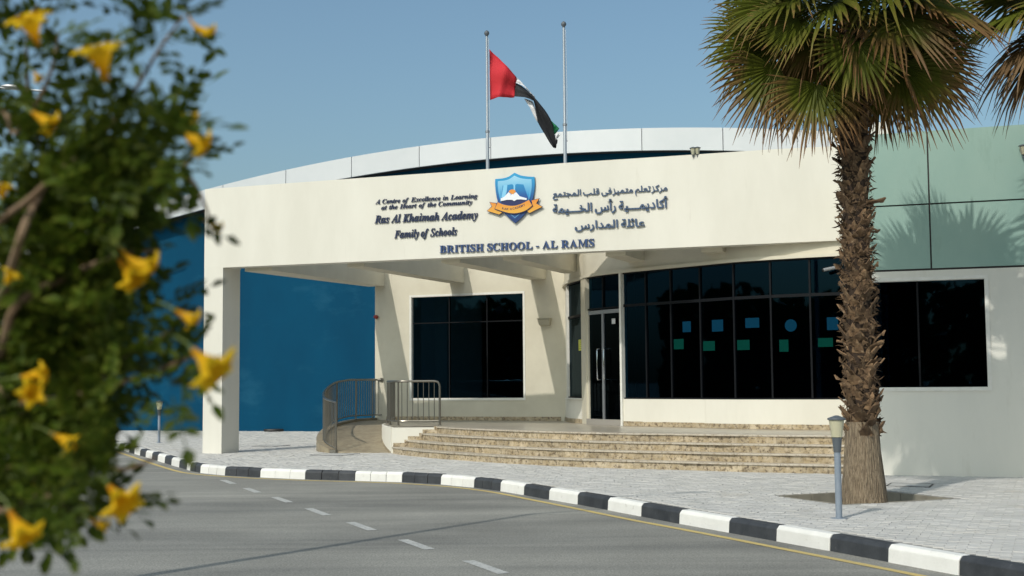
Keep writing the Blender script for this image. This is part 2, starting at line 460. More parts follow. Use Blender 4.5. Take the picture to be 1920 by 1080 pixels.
for i in range(len(kl) - 1):
    a, b = kl[i], kl[i + 1]
    ln = (b - a).length
    n = 3 if 18 <= i <= 25 else max(1, round(ln / 1.1))
    if i == 17: n = 2
    for k in range(n):
        u0_, u1_ = k / n, (k + 1) / n
        p0, p1 = a.lerp(b, u0_), a.lerp(b, u1_)
        t0, t1 = ktan[i].lerp(ktan[i + 1], u0_).normalized(), ktan[i].lerp(ktan[i + 1], u1_).normalized()
        g = .004
        j = R.uniform(-.006, .006)
        s0 = kerb_profile(p0 + t0 * g, t0, 0); s1 = kerb_profile(p1 - t1 * g, t1, 0)
        jz = V((0, 0, R.uniform(-.004, .003)))
        mb = MB(); nn = 5
        vs = [q + V((-t0.y, t0.x, 0)) * j + jz for q in s0] + [q + V((-t1.y, t1.x, 0)) * j + jz for q in s1]
        vs[0].z = vs[4].z = vs[5].z = vs[9].z = -.2
        fs = [(0, 1, 6, 5), (1, 2, 7, 6), (2, 3, 8, 7), (3, 4, 9, 8), (4, 3, 2, 1, 0), (5, 6, 7, 8, 9)]
        mb.add(vs, [tuple(reversed(f)) for f in fs])
        mb.build('kerb_stone', M['kwhite'] if i % 2 == 0 else M['kblack'], kerb, bevel=.008)
# mortar bed under the stones
mb = MB()
inner = [kl[i] + V((-ktan[i].y, ktan[i].x, 0)) * .15 for i in range(len(kl))]
for i in range(len(kl) - 1):
    t0, t1 = ktan[i], ktan[i + 1]
    a0, a1 = kl[i] + V((-t0.y, t0.x, 0)) * .02, kl[i + 1] + V((-t1.y, t1.x, 0)) * .02
    b0, b1 = inner[i], inner[i + 1]
    zt = V((0, 0, -.16 + H_K - .045)); zb = V((0, 0, -.19))
    f = lambda p, z: V((p.x, p.y, z.z))
    mb.quad(f(a0, zb), f(a1, zb), f(a1, zt), f(a0, zt)); mb.quad(f(a0, zt), f(a1, zt), f(b1, zt), f(b0, zt))
mb.build('kerb_bed', M['joint'], kerb)

# yellow edge line 0.17 m out from the kerb, and the dashed line
yl = [(140, 822.5), (180, 834.5), (223.6, 848.5), (283.9, 869), (335.1, 884.5), (375, 890.2), (421, 893.7), (486.7, 897.6), (571.9, 901), (664.8, 903.6), (753, 906.8), (825.3, 911.5), (888.3, 918), (937.5, 925.5),
      (981.7, 934.5), (1028.3, 943.5), (1081.5, 954.2), (1138.8, 966), (1201.3, 978.5), (1271.7, 991.5), (1365.8, 1009.5), (1454.8, 1027), (1554.8, 1046.5), (1664.8, 1068), (1720, 1079)]
yp = resample(smooth_path([at_z(x, y, -.16) for x, y in yl], 5), step=.5)
dd = (yp[-1] - yp[-3]).normalized()
yp += [yp[-1] + dd * 2, yp[-1] + dd * 4]
mb = MB()
o1, o2 = offset2(yp, -.05), offset2(yp, .05)
for i in range(len(yp) - 1):
    f = lambda p: V((p.x, p.y, -.156))
    mb.quad(f(o1[i]), f(o1[i + 1]), f(o2[i + 1]), f(o2[i]))
mb.build('yellow_edge_line', M['yellow'], road)
for a, b in (((417.5, 899.8), (437.5, 907)), ((461.5, 915), (484, 923.4)), ((515, 932), (543, 941.8)), ((578, 953), (613, 965.8)), ((657, 979), (698.5, 994.2)),
             ((755, 1011.5), (806, 1029.8)), ((877, 1050.8), (945, 1075)), ((1050, 1115), (1140, 1148))):
    p, q = at_z(*a, -.156), at_z(*b, -.156)
    t = (q - p).normalized(); s = V((-t.y, t.x, 0)) * .06
    MB().quad(p - s, q - s, q + s, p + s).build('lane_dash', M['dash'], road)

# ---------------------------------------------------------------- pavement
pitc = [at_z(1450.5, 928.7), at_z(1582, 945.6), at_z(1790, 934)]
pitc.append(pitc[0] + pitc[2] - pitc[1])
outer = [V((p.x, p.y, 0)) for p in inner] + [V((30, 3, 0)), V((30, 60, 0)), V((-19, 60, 0)), V((-16.5, 46, 0)), V((-14.2, 41.5, 0))]
def in_poly(x, y, poly):
    c = False; n = len(poly); j = n - 1
    for i in range(n):
        a, b = poly[i], poly[j]
        if (a.y > y) != (b.y > y) and x < (b.x - a.x) * (y - a.y) / (b.y - a.y) + a.x: c = not c
        j = i
    return c
from mathutils.geometry import tessellate_polygon
hole = [V((p.x, p.y, 0)) for p in pitc]
tris = tessellate_polygon([outer, hole])
allp = outer + hole
mb = MB(); mb.add([V((p.x, p.y, -.008)) for p in allp], [tuple(t) for t in tris])
pave = mb.build('pavement', M['sandjoint'], kind='structure')
# pavers in running bond, laid parallel to the facade
PW, PH, G = .20, .10, .005
MW0 = V((-3.71, 34.58, 0)); HW0 = V((-9.0, 43.9, 0)); HT = V((math.cos(rad(19)), -math.sin(rad(19)), 0)); HN = V((-HT.y, HT.x, 0))
GW0 = V((6.1, 21.18, 0)); GT = V((math.cos(rad(19)), -math.sin(rad(19)), 0)); GN = V((-GT.y, GT.x, 0))
tri_o = [p for p in outer]
pv_near, pv = [], []
cx, cy = 0, 25
for i in range(-140, 300):
    for j in range(-180, 230):
        u = (i + (.5 if j % 2 else 0)) * PW - 16; v = j * PH + 2
        p = T * u + N * v + V((2, 14, 0)) 
        if p.y < 8 or p.y > 50 or abs(p.x) > p.y * .45 + 1: continue
        if (p - GW0).dot(GN) > .1 and p.x > 5.6: continue
        if (p - MW0).dot(N) > .3 and p.x > -3.5: continue
        if (p - HW0).dot(HN) > .2: continue
        if (p.x + .5) ** 2 / 14 + (p.y - 34) ** 2 / 12 < 1: continue
        q = T * (PW / 2) + N * (PH / 2)
        ok = all(in_poly(p.x + sx * T.x * PW * .52 + sy * N.x * PH * .52, p.y + sx * T.y * PW * .52 + sy * N.y * PH * .52, outer) for sx in (-1, 1) for sy in (-1, 1))
        if not ok:
            continue
        if any(in_poly(p.x + sx * T.x * PW * .5 + sy * N.x * PH * .5, p.y + sx * T.y * PW * .5 + sy * N.y * PH * .5, hole) for sx in (-1, 0, 1) for sy in (-1, 1)): continue
        pv.append(p)
pv.sort(key=lambda p: p.y + abs(p.x - p.y * .38) * (2.0 if abs(p.x) > p.y * .40 else .12))
def paver_geo(mb, c, zj, tx, ty):
    a, b = T * ((PW - G) / 2), N * ((PH - G) / 2)
    e = .004
    top = [c + a * s * .985 + b * t * .97 + Z * (zj + tx * s + ty * t) for s, t in ((-1, -1), (1, -1), (1, 1), (-1, 1))]
    mid = [c + a * s + b * t + Z * (zj + tx * s + ty * t - e) for s, t in ((-1, -1), (1, -1), (1, 1), (-1, 1))]
    bot = [c + a * s + b * t + Z * (-.012) for s, t in ((-1, -1), (1, -1), (1, 1), (-1, 1))]
    fs = [(0, 1, 2, 3)] + [(4 + i, 4 + (i + 1) % 4, (i + 1) % 4, i) for i in range(4)] + [(8 + i, 8 + (i + 1) % 4, 4 + (i + 1) % 4, 4 + i) for i in range(4)]
    mb.add(top + mid + bot, fs)
pvm = []
for k in range(6):
    mb = MB(); paver_geo(mb, V((0, 0, 0)), 0, R.uniform(-.0015, .0015), R.uniform(-.0015, .0015))
    o = mb.build('paver', M['paver'], pave); pvm.append(o.data)
    o.location = pv[k]
for k, p in enumerate(pv[6:300]):
    o = bpy.data.objects.new('paver', R.choice(pvm)); COL.objects.link(o); o.parent = pave
    o.location = p + Z * R.uniform(-.002, .003)
M['paver2'] = mat('grey_paver_pale', (.51, .50, .475), (.58, .565, .535), 2.2, rough=.85, bump=.2, bscale=80, c3=(.40, .35, .27), s3=.8, t3=(.58, .85))
M['paver3'] = mat('grey_paver_dark', (.43, .425, .40), (.51, .50, .47), 2.2, rough=.85, bump=.2, bscale=80, c3=(.40, .35, .27), s3=.8, t3=(.58, .85))
mb = MB(); fm = []
for p in pv[300:]:
    paver_geo(mb, p, R.uniform(-.002, .003), R.uniform(-.0015, .0015), R.uniform(-.0015, .0015))
    fm.append(R.choice((0, 0, 0, 1, 1, 2)))
o = mb.build('paving', [M['paver'], M['paver2'], M['paver3']], pave, kind='stuff')
idx = []
for k in fm: idx += [k] * 9
o.data.polygons.foreach_set('material_index', idx)
print('pavers', len(pv))

# tree pit: lining stones, soil, hose
mb = MB(); f = lambda p, z: V((p.x, p.y, z))
for i in range(4):
    a, b = hole[i], hole[(i + 1) % 4]
    mb.quad(f(a, -.01), f(b, -.01), f(b, -.3), f(a, -.3)); mb.quad(f(a, -.3), f(b, -.3), f(b, -.01), f(a, -.01))
mb = MB()
ctr = (hole[0] + hole[2]) / 2
for i in range(4):
    a, b = hole[i], hole[(i + 1) % 4]
    n = 3
    for k in range(n):
        p, q = a.lerp(b, k / n), a.lerp(b, (k + 1) / n)
        t = (q - p).normalized(); s = V((-t.y, t.x, 0))
        if (ctr - p).dot(s) < 0: s = -s
        MB().prism([p + t * .004 + s * .001, q - t * .004 + s * .001, q - t * .004 + s * .045, p + t * .004 + s * .045] if s.dot(V((-t.y, t.x, 0))) > 0 else
                   [q - t * .004 + s * .001, p + t * .004 + s * .001, p + t * .004 + s * .045, q - t * .004 + s * .045], -.3, -.004).build('edging_stone', M['pit'], pave, bevel=.004)
mb = MB(); n = 14
vs = []
for i in range(n + 1):
    for j in range(n + 1):
        p = hole[0].lerp(hole[1], i / n).lerp(hole[3].lerp(hole[2], i / n), j / n)
        vs.append(f(p, -.15 + .03 * noise.noise(p * 3) + .015 * noise.noise(p * 11)))
mb.add(vs, [(i * (n + 1) + j, (i + 1) * (n + 1) + j, (i + 1) * (n + 1) + j + 1, i * (n + 1) + j + 1) for i in range(n) for j in range(n)])
mb.build('soil', M['soil'], kind='structure')
pc = at_z(1627, 941)
pc = V((pc.x, pc.y + .16, 0))
hp = [pc + V((math.cos(a) * .56, math.sin(a) * .50, -.10 + .03 * math.sin(3 * a))) for a in [rad(k) for k in range(-200, 40, 15)]]
MB().tube(smooth_path(hp, 3), .014, 6).build('irrigation_hose', M['hose'], smooth=True)
tag(bpy.data.objects['irrigation_hose'], 'black irrigation hose curled in the soil around the palm base', 'hose')

# steel frames of covers let into the paving
for (px, py, w_, lb) in ((508, 836, .7, 'square inspection cover in the paving beside the canopy column'), (628, 852.5, .8, 'square inspection cover in the paving in front of the ramp'), (1706, 910, .6, 'square inspection cover in the paving between the palm and the annex wall')):
    p = at_z(px, py, 0); o = empty('inspection_cover', p, lb, 'cover', 'inspection covers in the paving')
    for a, b, l, w2 in ((-1, -1, 1, 0), (-1, 1, 1, 0), (-1, -1, 0, 1), (1, -1, 0, 1)):
        q = p + T * (a * w_ / 2) + N * (b * w_ / 2)
        MB().box(q + Z * -.004 - (T * .012 if not l else V((0, 0, 0))), T * (w_ if l else .024), N * (.024 if l else w_), Z * .012).build('frame_bar', M['hose'], o)
    MB().box(p - T * (w_ / 2 - .014) - N * (w_ / 2 - .026), T * (w_ - .028), N * (w_ - .03), Z * .006).build('lid', M['paver3'], o)

# ================================================================ MAIN SCHOOL BUILDING
school = empty('school_building', MW0, 'cream rendered school entrance building with dark tinted windows and a sign canopy', 'building')
WT = .25
u0w, zt_ = uz(771.3, 558, MW0, T); u1w, zt2 = uz(980.3, 549.5, MW0, T); _, zb_ = uz(982, 746.5, MW0, T); _, zb2 = uz(771.2, 747, MW0, T)
zt_, zb_ = (zt_ + zt2) / 2, (zb_ + zb2) / 2
print('window', u0w, u1w, zt_, zb_)
TZ = .60
UE = 6.2
mb = MB()
slab(mb, MW0, T, 0, u0w, -.1, 5.75, -WT, 0)
slab(mb, MW0, T, u1w, UE, -.1, 5.75, -WT, 0)
slab(mb, MW0, T, u0w, u1w, -.1, zb_, -WT, 0)
slab(mb, MW0, T, u0w, u1w, zt_, 5.75, -WT, 0)
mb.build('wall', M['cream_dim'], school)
mb = MB(); mb.box(wallpt(MW0, T, 0, -.1, -WT - .002), T * .25, N * 7.5, Z * 5.85); mb.build('side_wall', M['cream'], school)
mb = MB(); mb.box(wallpt(MW0, T, .27, 5.45, -WT - .01), T * 10, N * 7.2, Z * .2); mb.build('roof_slab', M['cream_dim'], school)
# dim room behind the window
mb = MB()
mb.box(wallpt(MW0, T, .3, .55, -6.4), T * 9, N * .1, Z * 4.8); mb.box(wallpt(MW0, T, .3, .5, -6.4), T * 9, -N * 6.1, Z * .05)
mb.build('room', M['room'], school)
def window(name, o, t, u0, u1, z0, z1, vs, hs, parent, rev=.06, glassd=-.09, frame_w=.055):
    w = MB()
    fw = frame_w
    slab(w, o, t, u0 - fw, u0, z0 - fw, z1 + fw, 0.0, .015); slab(w, o, t, u1, u1 + fw, z0 - fw, z1 + fw, 0.0, .015)
    slab(w, o, t, u0, u1, z1, z1 + fw, 0.0, .015); slab(w, o, t, u0, u1, z0 - fw, z0, 0.0, .017)
    # reveals
    slab(w, o, t, u0, u0 + .006, z0, z1, glassd, -.001); slab(w, o, t, u1 - .006, u1, z0, z1, glassd, -.001)
    slab(w, o, t, u0 + .006, u1 - .006, z0, z0 + .006, glassd, -.001); slab(w, o, t, u0 + .006, u1 - .006, z1 - .006, z1, glassd, -.001)
    fr = w.build('window', M['frame'], parent)
    us = [u0 + .006] + vs + [u1 - .006]; zs = [z0 + .006] + hs + [z1 - .006]
    mw = .015
    for v_ in vs:
        slab(MB(), o, t, v_ - mw, v_ + mw, zs[0], zs[-1], glassd - .05, glassd + .012).build('mullion', M['mull'], fr)
    for k in range(len(us) - 1):
        for h in hs:
            slab(MB(), o, t, us[k] + (mw if k else 0), us[k + 1] - (mw if k < len(us) - 2 else 0), h - mw, h + mw, glassd - .05, glassd + .008).build('transom', M['mull'], fr)
    for i in range(len(us) - 1):
        for j in range(len(zs) - 1):
            a = us[i] + (mw if i else .001); b = us[i + 1] - (mw if i < len(us) - 2 else .001)
            c = zs[j] + (mw if j else .001); e = zs[j + 1] - (mw if j < len(zs) - 2 else .001)
            m_ = MB(); m_.quad(wallpt(o, t, a, c, glassd), wallpt(o, t, b, c, glassd), wallpt(o, t, b, e, glassd), wallpt(o, t, a, e, glassd))
            m_.build('pane', M['glass'], fr)
    return fr
window('window', MW0, T, u0w, u1w, zb_, zt_, [uz(840, 650, MW0, T)[0], uz(911, 650, MW0, T)[0]], [uz(876, 603.5, MW0, T)[1]], school)

# curved front with door and glazing
CV = [V(p + (0,)) for p in ((1.32, 32.9), (1.33, 32.2), (1.385, 31.2), (1.66, 30.1), (1.77, 29.42), (2.40, 28.40), (3.76, 26.90), (4.67, 25.92), (6.1, 25.05), (7.35, 24.6), (8.2, 24.35))]
cv = smooth_path(CV, 8)
def cpos(px, py): return hit(px, py, cv)
def arc_of(p):
    L = 0; best = (9e9, 0)
    for a, b in zip(cv, cv[1:]):
        e = b - a; k = max(0, min(1, (p - a).dot(e) / e.dot(e)))
        dd_ = (a + e * k - p).length
        if dd_ < best[0]: best = (dd_, L + e.length * k)
        L += e.length
    return best[1]
def cat(s):
    L = 0
    for a, b in zip(cv, cv[1:]):
        l = (b - a).length
        if s <= L + l: return a + (b - a) * ((s - L) / l), (b - a).normalized()
        L += l
    return cv[-1].copy(), (cv[-1] - cv[-2]).normalized()
def cseg(mb, s0, s1, z0, z1, d0, d1, step=.25):
    """solid following the curve between arc lengths, d out in front"""
    n = max(1, math.ceil((s1 - s0) / step))
    rows = []
    for k in range(n + 1):
        p, t = cat(s0 + (s1 - s0) * k / n)
        q = V((t.y, -t.x, 0))
        rows.append([p + q * d1 + Z * z0, p + q * d0 + Z * z0, p + q * d0 + Z * z1, p + q * d1 + Z * z1])
    vs = [v for r in rows for v in r]
    fs = [(0, 3, 2, 1), tuple(4 * n + i for i in (0, 1, 2, 3))]
    for k in range(n):
        for i in range(4):
            j = (i + 1) % 4
            fs.append((4 * k + i, 4 * k + j, 4 * (k + 1) + j, 4 * (k + 1) + i))
    mb.add(vs, [tuple(reversed(f)) for f in fs] if False else fs)
    return mb
sA = arc_of(cpos(1063, 640)); sB = arc_of(cpos(1092, 640)); sC = arc_of(cpos(1101.5, 690)); sD = arc_of(cpos(1166, 660))
sm = [arc_of(cpos(x, 600)) for x in (1209, 1256, 1311, 1374.5, 1444.5, 1519)]
s_end = arc_of(V((7.3, 24.6, 0)))
sm += [sm[-1] + (sm[-1] - sm[-2]), sm[-1] + 2 * (sm[-1] - sm[-2])]
sm = [s for s in sm if s < s_end - .2]
print('curve', sA, sB, sC, sD, sm, s_end)
GZ0, GZ1, TRZ, DZ = 1.19, 3.98, 3.25, 3.20
# walls of the curved bay
cseg(MB(), .15, sB, TZ, GZ0 - .03, -.2, 0).build('low_wall', M['cream'], school)
cseg(MB(), sD + .03, s_end, TZ, GZ0 - .001, -.2, 0).build('low_wall', M['cream'], school)
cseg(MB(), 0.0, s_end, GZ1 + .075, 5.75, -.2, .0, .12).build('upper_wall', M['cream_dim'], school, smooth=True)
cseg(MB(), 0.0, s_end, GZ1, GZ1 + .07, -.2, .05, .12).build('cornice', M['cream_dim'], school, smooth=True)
cseg(MB(), sB, sC - .02, TZ, GZ1 - .001, -.14, .03).build('door_jamb', M['doorframe'], school)
cseg(MB(), sA - .06, sB, GZ0 - .029, GZ0, -.2, .05).build('window_sill', M['frame'], school)
cseg(MB(), .15, sA - .02, GZ0 + .001, GZ1 - .001, -.2, -.02).build('return_wall', M['cream'], school)
# glazing: side light, and the long curved window
def glazing(s_list, z_list, first_m, name, parent, lastm=True, gd=-.06, gm='glass'):
    w = MB(); cseg(w, s_list[0], s_list[-1], z_list[0] - .0, z_list[0] + .03, -.12, -.02); cseg(MB(), s_list[0], s_list[-1], z_list[-1] - .03, z_list[-1] - .002, -.12, -.02).build('head_frame', M['mull'], (fr := w.build(name, M['mull'], parent)))
    #fr = w.build(name, M['mull'], parent)
    mw = .018
    for k, s in enumerate(s_list):
        if 0 < k < len(s_list) - 1 or (k == len(s_list) - 1 and lastm):
            cseg(MB(), s - mw, s + mw, z_list[0] + .03, z_list[-1] - .03, -.12, -.025, 1).build('mullion', M['mull'], fr)
    for k in range(len(s_list) - 1):
        a, b = s_list[k] + (mw if k else 0), s_list[k + 1] - mw
        for z in z_list[1:-1]:
            cseg(MB(), a, b, z - .03, z + .03, -.12, -.03, 1).build('transom', M['mull'], fr)
        for j in range(len(z_list) - 1):
            c = z_list[j] + .03; e = z_list[j + 1] - .03
            p, t = cat(a); q, t2 = cat(b)
            n1 = V((t.y, -t.x, 0)) * gd; n2 = V((t2.y, -t2.x, 0)) * gd
            MB().quad(p + n1 + Z * c, q + n2 + Z * c, q + n2 + Z * e, p + n1 + Z * e).build('pane', M[gm], fr)
    return fr
glazing([sA, sB], [GZ0 + .001, TRZ - .1, GZ1], 0, 'side_window', school, lastm=False, gm='dglass')
glazing([sD + .035] + sm + [s_end], [GZ0 + .001, TRZ, GZ1], 0, 'curved_window', school)
glazing([sC, (sC + sD) / 2, sD - .035], [DZ + .02, GZ1], 0, 'door_fanlight', school, lastm=False)
cseg(MB(), sA - .05, sA, GZ0 + .001, GZ1 - .001, -.12, .0, 1).build('window_post', M['frame'], school)
cseg(MB(), sD - .03, sD + .03, TZ, GZ1 - .001, -.14, .04, 1).build('door_post', M['frame'], school)
# double door
dz0 = TZ + .13
door = cseg(MB(), sC, sD - .03, TZ, dz0, -.18, .04).build('door', M['sill'], school)
cseg(MB(), sC - .02, sC + .05, dz0, DZ, -.10, -.01, 1).build('frame', M['doorframe'], door)
smid = (sC + sD) / 2
for a, b in ((sC + .05, smid - .004), (smid + .004, sD - .032)):
    p, t = cat(a); q, t2 = cat(b); t = (q - p).normalized(); n_ = V((t.y, -t.x, 0))
    L = (q - p).length
    def db(x0, x1, z0, z1, d0, d1): return MB().box(p + t * x0 + n_ * d1 + Z * z0, t * (x1 - x0), -n_ * (d1 - d0), Z * (z1 - z0))
    db(0, L, DZ - .09, DZ - .005, -.08, -.02).build('door_rail', M['alu'], door)
    st0 = L - .035 if a < smid - .1 else 0
    db(st0, st0 + .035, dz0, DZ - .091, -.07, -.015).build('door_stile', M['alu'], door)
    g0, g1 = (0, L - .036) if st0 else (.036, L)
    MB().quad(p + t * g0 + n_ * -.045 + Z * dz0, p + t * g1 + n_ * -.045 + Z * dz0, p + t * g1 + n_ * -.045 + Z * (DZ - .092), p + t * g0 + n_ * -.045 + Z * (DZ - .092)).build('door_glass', M['dglass'], door)
    hx = L - .12 if st0 else .12
    b0 = p + t * hx
    pts = [b0 + n_ * -.04 + Z * 1.62, b0 + n_ * .05 + Z * 1.62, b0 + n_ * .06 + Z * 1.66, b0 + n_ * .06 + Z * 2.27, b0 + n_ * .05 + Z * 2.31, b0 + n_ * -.04 + Z * 2.31]
    MB().tube(pts, .017, 8).build('handle', M['chrome'], door, smooth=True)
# skirting slabs
for a, b in ((sD + .035, s_end),):
    n = round((b - a) / .55)
    for k in range(n):
        cseg(MB(), a + (b - a) * k / n + .002, a + (b - a) * (k + 1) / n - .002, TZ, TZ + .10 + R.uniform(-.004, .004), .0005, .018).build('skirting_slab', M['granite'], school)
for k in range(2):
    cseg(MB(), .42 + (sB - .42) * k / 2 + .002, .42 + (sB - .42) * (k + 1) / 2 - .002, TZ, TZ + .10, .0005, .018).build('skirting_slab', M['granite'], school)
for k in range(9):
    slab(MB(), MW0, T, .35 + 5.0 * k / 9 + .002, .35 + 5.0 * (k + 1) / 9 - .002, TZ, TZ + .10, .0005, .018).build('skirting_slab', M['granite'], school)
# dark room behind the curve
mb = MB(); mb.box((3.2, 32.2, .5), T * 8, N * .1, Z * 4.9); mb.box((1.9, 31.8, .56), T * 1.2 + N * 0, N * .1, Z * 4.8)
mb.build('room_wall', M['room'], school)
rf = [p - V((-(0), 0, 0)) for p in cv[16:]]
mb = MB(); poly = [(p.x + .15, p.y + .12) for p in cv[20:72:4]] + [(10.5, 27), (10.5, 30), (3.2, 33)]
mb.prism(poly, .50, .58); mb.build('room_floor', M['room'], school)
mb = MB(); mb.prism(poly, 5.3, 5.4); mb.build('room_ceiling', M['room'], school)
# papers just outside the pane, its dimming worked into their colour
def paper(x0, y0, x1, y1, m, round_=False):
    a = cpos((x0 + x1) / 2, (y0 + y1) / 2); s = arc_of(a); p, t = cat(s); n_ = V((t.y, -t.x, 0))
    o_ = p + n_ * -.052
    f_ = lambda x, y: at_plane(x, y, o_, n_)
    mb = MB()
    if round_:
        c = f_((x0 + x1) / 2, (y0 + y1) / 2); r_ = (f_(x1, (y0 + y1) / 2) - f_(x0, (y0 + y1) / 2)).length / 2
        k = 20
        mb.add([c + t * r_ * math.cos(2 * math.pi * i / k) + Z * r_ * math.sin(2 * math.pi * i / k) for i in range(k)], [tuple(range(k))])
    else:
        c = f_(x0, y1); w = (f_(x1, y1) - c).dot(t); h = f_((x0 + x1) / 2, y0).z - f_((x0 + x1) / 2, y1).z
        mb.quad(c, c + t * w, c + t * w + Z * h, c + Z * h)
    return mb, m
papers = [((1280, 603, 1295.5, 623), 'blue', 'first blue paper square from the door post, on the curved window'),
          ((1335, 600, 1356, 622), 'blue', 'upright blue paper square on the curved window between two panes of green paper'),
          ((1397.6, 596.5, 1423.7, 615), 'blue', 'wide blue paper rectangle on the curved window, next to the blue disc'),
          ((1550.8, 595, 1572, 619), 'blue', 'blue paper square on the curved window, closest to the palm trunk'),
          ((1263.6, 636, 1282, 655), 'green', 'green paper on the curved window closest to the door'),
          ((1318.6, 640, 1340.6, 658), 'green', 'green paper on the curved window below the upright blue square'),
          ((1382.5, 637.6, 1405.7, 656.5), 'green', 'green paper on the curved window below the wide blue rectangle'),
          ((1461.5, 637, 1478.6, 659.6), 'green', 'tall narrow green paper on the curved window below the blue disc'),
          ((1534, 634, 1562, 650.6), 'green', 'wide green paper on the curved window closest to the palm trunk')]
for r_, kd, lb in papers:
    mb, m_ = paper(*r_, M['paperb' if kd == 'blue' else 'paperg'])
    tag(mb.build(kd + '_paper', m_), lb, 'paper', 'coloured papers stuck on the curved window')
mb, m_ = paper(1471.5, 599, 1494, 621.5, M['paperb'], True)
tag(mb.build('blue_disc', m_), 'round blue paper disc stuck on the curved window', 'paper', 'coloured papers stuck on the curved window')
def notice(x0, y0, x1, y1, m, s_off, lines, name, lb):
    a = cpos((x0 + x1) / 2, (y0 + y1) / 2); s = arc_of(a); p, t = cat(s); n_ = V((t.y, -t.x, 0))
    o_ = p + n_ * s_off; f_ = lambda x, y: at_plane(x, y, o_, n_)
    c = f_(x0, y1); w = (f_(x1, y1) - c).dot(t); h = f_((x0 + x1) / 2, y0).z - f_((x0 + x1) / 2, y1).z
    o = MB().box(c, t * w, -n_ * .002, Z * h).build(name, m)
    tag(o, lb, 'notice')
    for k in range(lines):
        z = h * (.85 - .7 * k / max(1, lines - 1))
        MB().box(c + t * w * .15 + Z * z + n_ * .001, t * w * .7, -n_ * .001, Z * h * .04).build('print_line', M['ink'], o)
notice(1085, 637, 1092, 657.5, M['papery'], -.03, 5, 'door_notice', 'yellow notice sheet on the narrow side window beside the door')
notice(1147, 597.5, 1153.6, 607.5, M['paperw'], .0, 2, 'door_sticker', 'small white sticker high on the door glass')

# ---------------------------------------------------------------- canopy: fascia, column, beams
FT = V((1, -.36, 0)).normalized(); FN = V((-FT.y, FT.x, 0))
F0 = V((-.52, 27.3, 0))
uL, _ = uz(383.6, 440, F0, FT); uC, _ = uz(417.6, 560, F0, FT)
FZ0, FZ1 = 4.28, 6.19
prof = []
for x, y in ((385, 354.7), (640, 336.3), (914, 317), (1059, 305.5), (1320, 288.5), (1445, 280)):
    prof.append(uz(x, y, F0, FT))
print('fascia', uL, uC, prof)
uR = 8.05
FTK = .34
def fz(u):
    if u <= prof[0][0]: return prof[0][1]
    for (a, za), (b, zb) in zip(prof, prof[1:]):
        if u <= b: return za + (zb - za) * (u - a) / (b - a)
    return prof[-1][1] - .02 * (u - prof[-1][0])
n = 24; us = [uL + (uR - uL) * k / n for k in range(n + 1)]
mb = MB(); vs = []
for u in us:
    z = fz(u)
    vs += [wallpt(F0, FT, u, FZ0, 0), wallpt(F0, FT, u, FZ0, -FTK), wallpt(F0, FT, u, z, -FTK), wallpt(F0, FT, u, z, 0)]
fs = [(0, 3, 2, 1), tuple(4 * n + i for i in (0, 1, 2, 3))]
for k in range(n):
    for i in range(4):
        j = (i + 1) % 4
        fs.append((4 * k + i, 4 * (k + 1) + i, 4 * (k + 1) + j, 4 * k + j))
mb.add(vs, fs)
bmx = mb.build('sign_fascia', M['cream'], school)
bm = bmesh.new(); bm.from_mesh(bmx.data); bmesh.ops.recalc_face_normals(bm, faces=bm.faces); bm.to_mesh(bmx.data); bm.free()
CD = .74
mb = MB(); slab(mb, F0, FT, uL + .001, uC, -.05, FZ0 - .001, -CD, -.001); mb.build('column', M['cream'], school)
mb = MB(); slab(mb, F0, FT, uL + .001, uC + .02, FZ0, FZ1 - .12, -CD, -FTK - .001); mb.build('column_head', M['cream'], school)
BZ0, BZ1 = 4.20, 5.0
def to_fascia(p):
    """distance from p towards the camera along -N to the fascia's back"""
    o = wallpt(F0, FT, 0, 0, -FTK); return (p - o).dot(FN) / N.dot(FN)
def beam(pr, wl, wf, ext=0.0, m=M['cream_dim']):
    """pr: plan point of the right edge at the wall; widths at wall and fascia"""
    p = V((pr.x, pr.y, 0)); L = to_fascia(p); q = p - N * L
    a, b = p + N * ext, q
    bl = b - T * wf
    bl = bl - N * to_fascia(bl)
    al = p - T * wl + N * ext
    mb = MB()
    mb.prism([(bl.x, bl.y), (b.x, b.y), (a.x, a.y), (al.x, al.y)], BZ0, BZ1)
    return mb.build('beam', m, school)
def wallhit(px, py): return at_plane(px, py, MW0, N)
beam(wallhit(722, 537), .50, .72, -.001)
beam(wallhit(871, 532), .43, .43, -.001)
beam(wallhit(1024, 526), .43, .43, -.001)
for x, y in ((1081, 502), (1208, 483), (1360, 467)):
    p = at_z(x, y, BZ0); pc_ = cpos(x, y)
    beam(V((pc_.x, pc_.y, 0)), .43, .43, .3)
# ---------------------------------------------------------------- terrace and steps
steps = empty('entrance_steps', V((1, 25, 0)), 'curved flight of four granite steps up to the entrance terrace', 'steps')
foot = [V(p + (0,)) for p in ((-2.95, 29.75), (-2.83, 29.35), (-2.38, 28.2), (-1.66, 26.98), (-.80, 25.85), (-.26, 25.18), (1.04, 23.97), (2.1, 23.25), (3.16, 22.69), (3.92, 22.18), (5.48, 21.50), (6.3, 21.18))]
fc = smooth_path(foot, 8)
ends = [-3.2, -2.35, -2.05, -1.74]
tA, tB = at_z(735, 800, .6), at_z(815, 799.7, .6)
tdir = (tB - tA); tdir.z = 0; tdir.normalize()
tnrm = V((-tdir.y, tdir.x, 0))
def clipped(off):
    c = offset2(fc, off)
    out = []
    for i in range(len(c) - 1):
        sa, sb = (c[i] - tA).dot(tnrm), (c[i + 1] - tA).dot(tnrm)
        if sa > 0 and sb <= 0: out.append(c[i].lerp(c[i + 1], sa / (sa - sb)))
        if sb <= 0: out.append(c[i + 1])
    return out
TR = .30; RS = .15
curves = [clipped(TR * k) for k in range(4)]
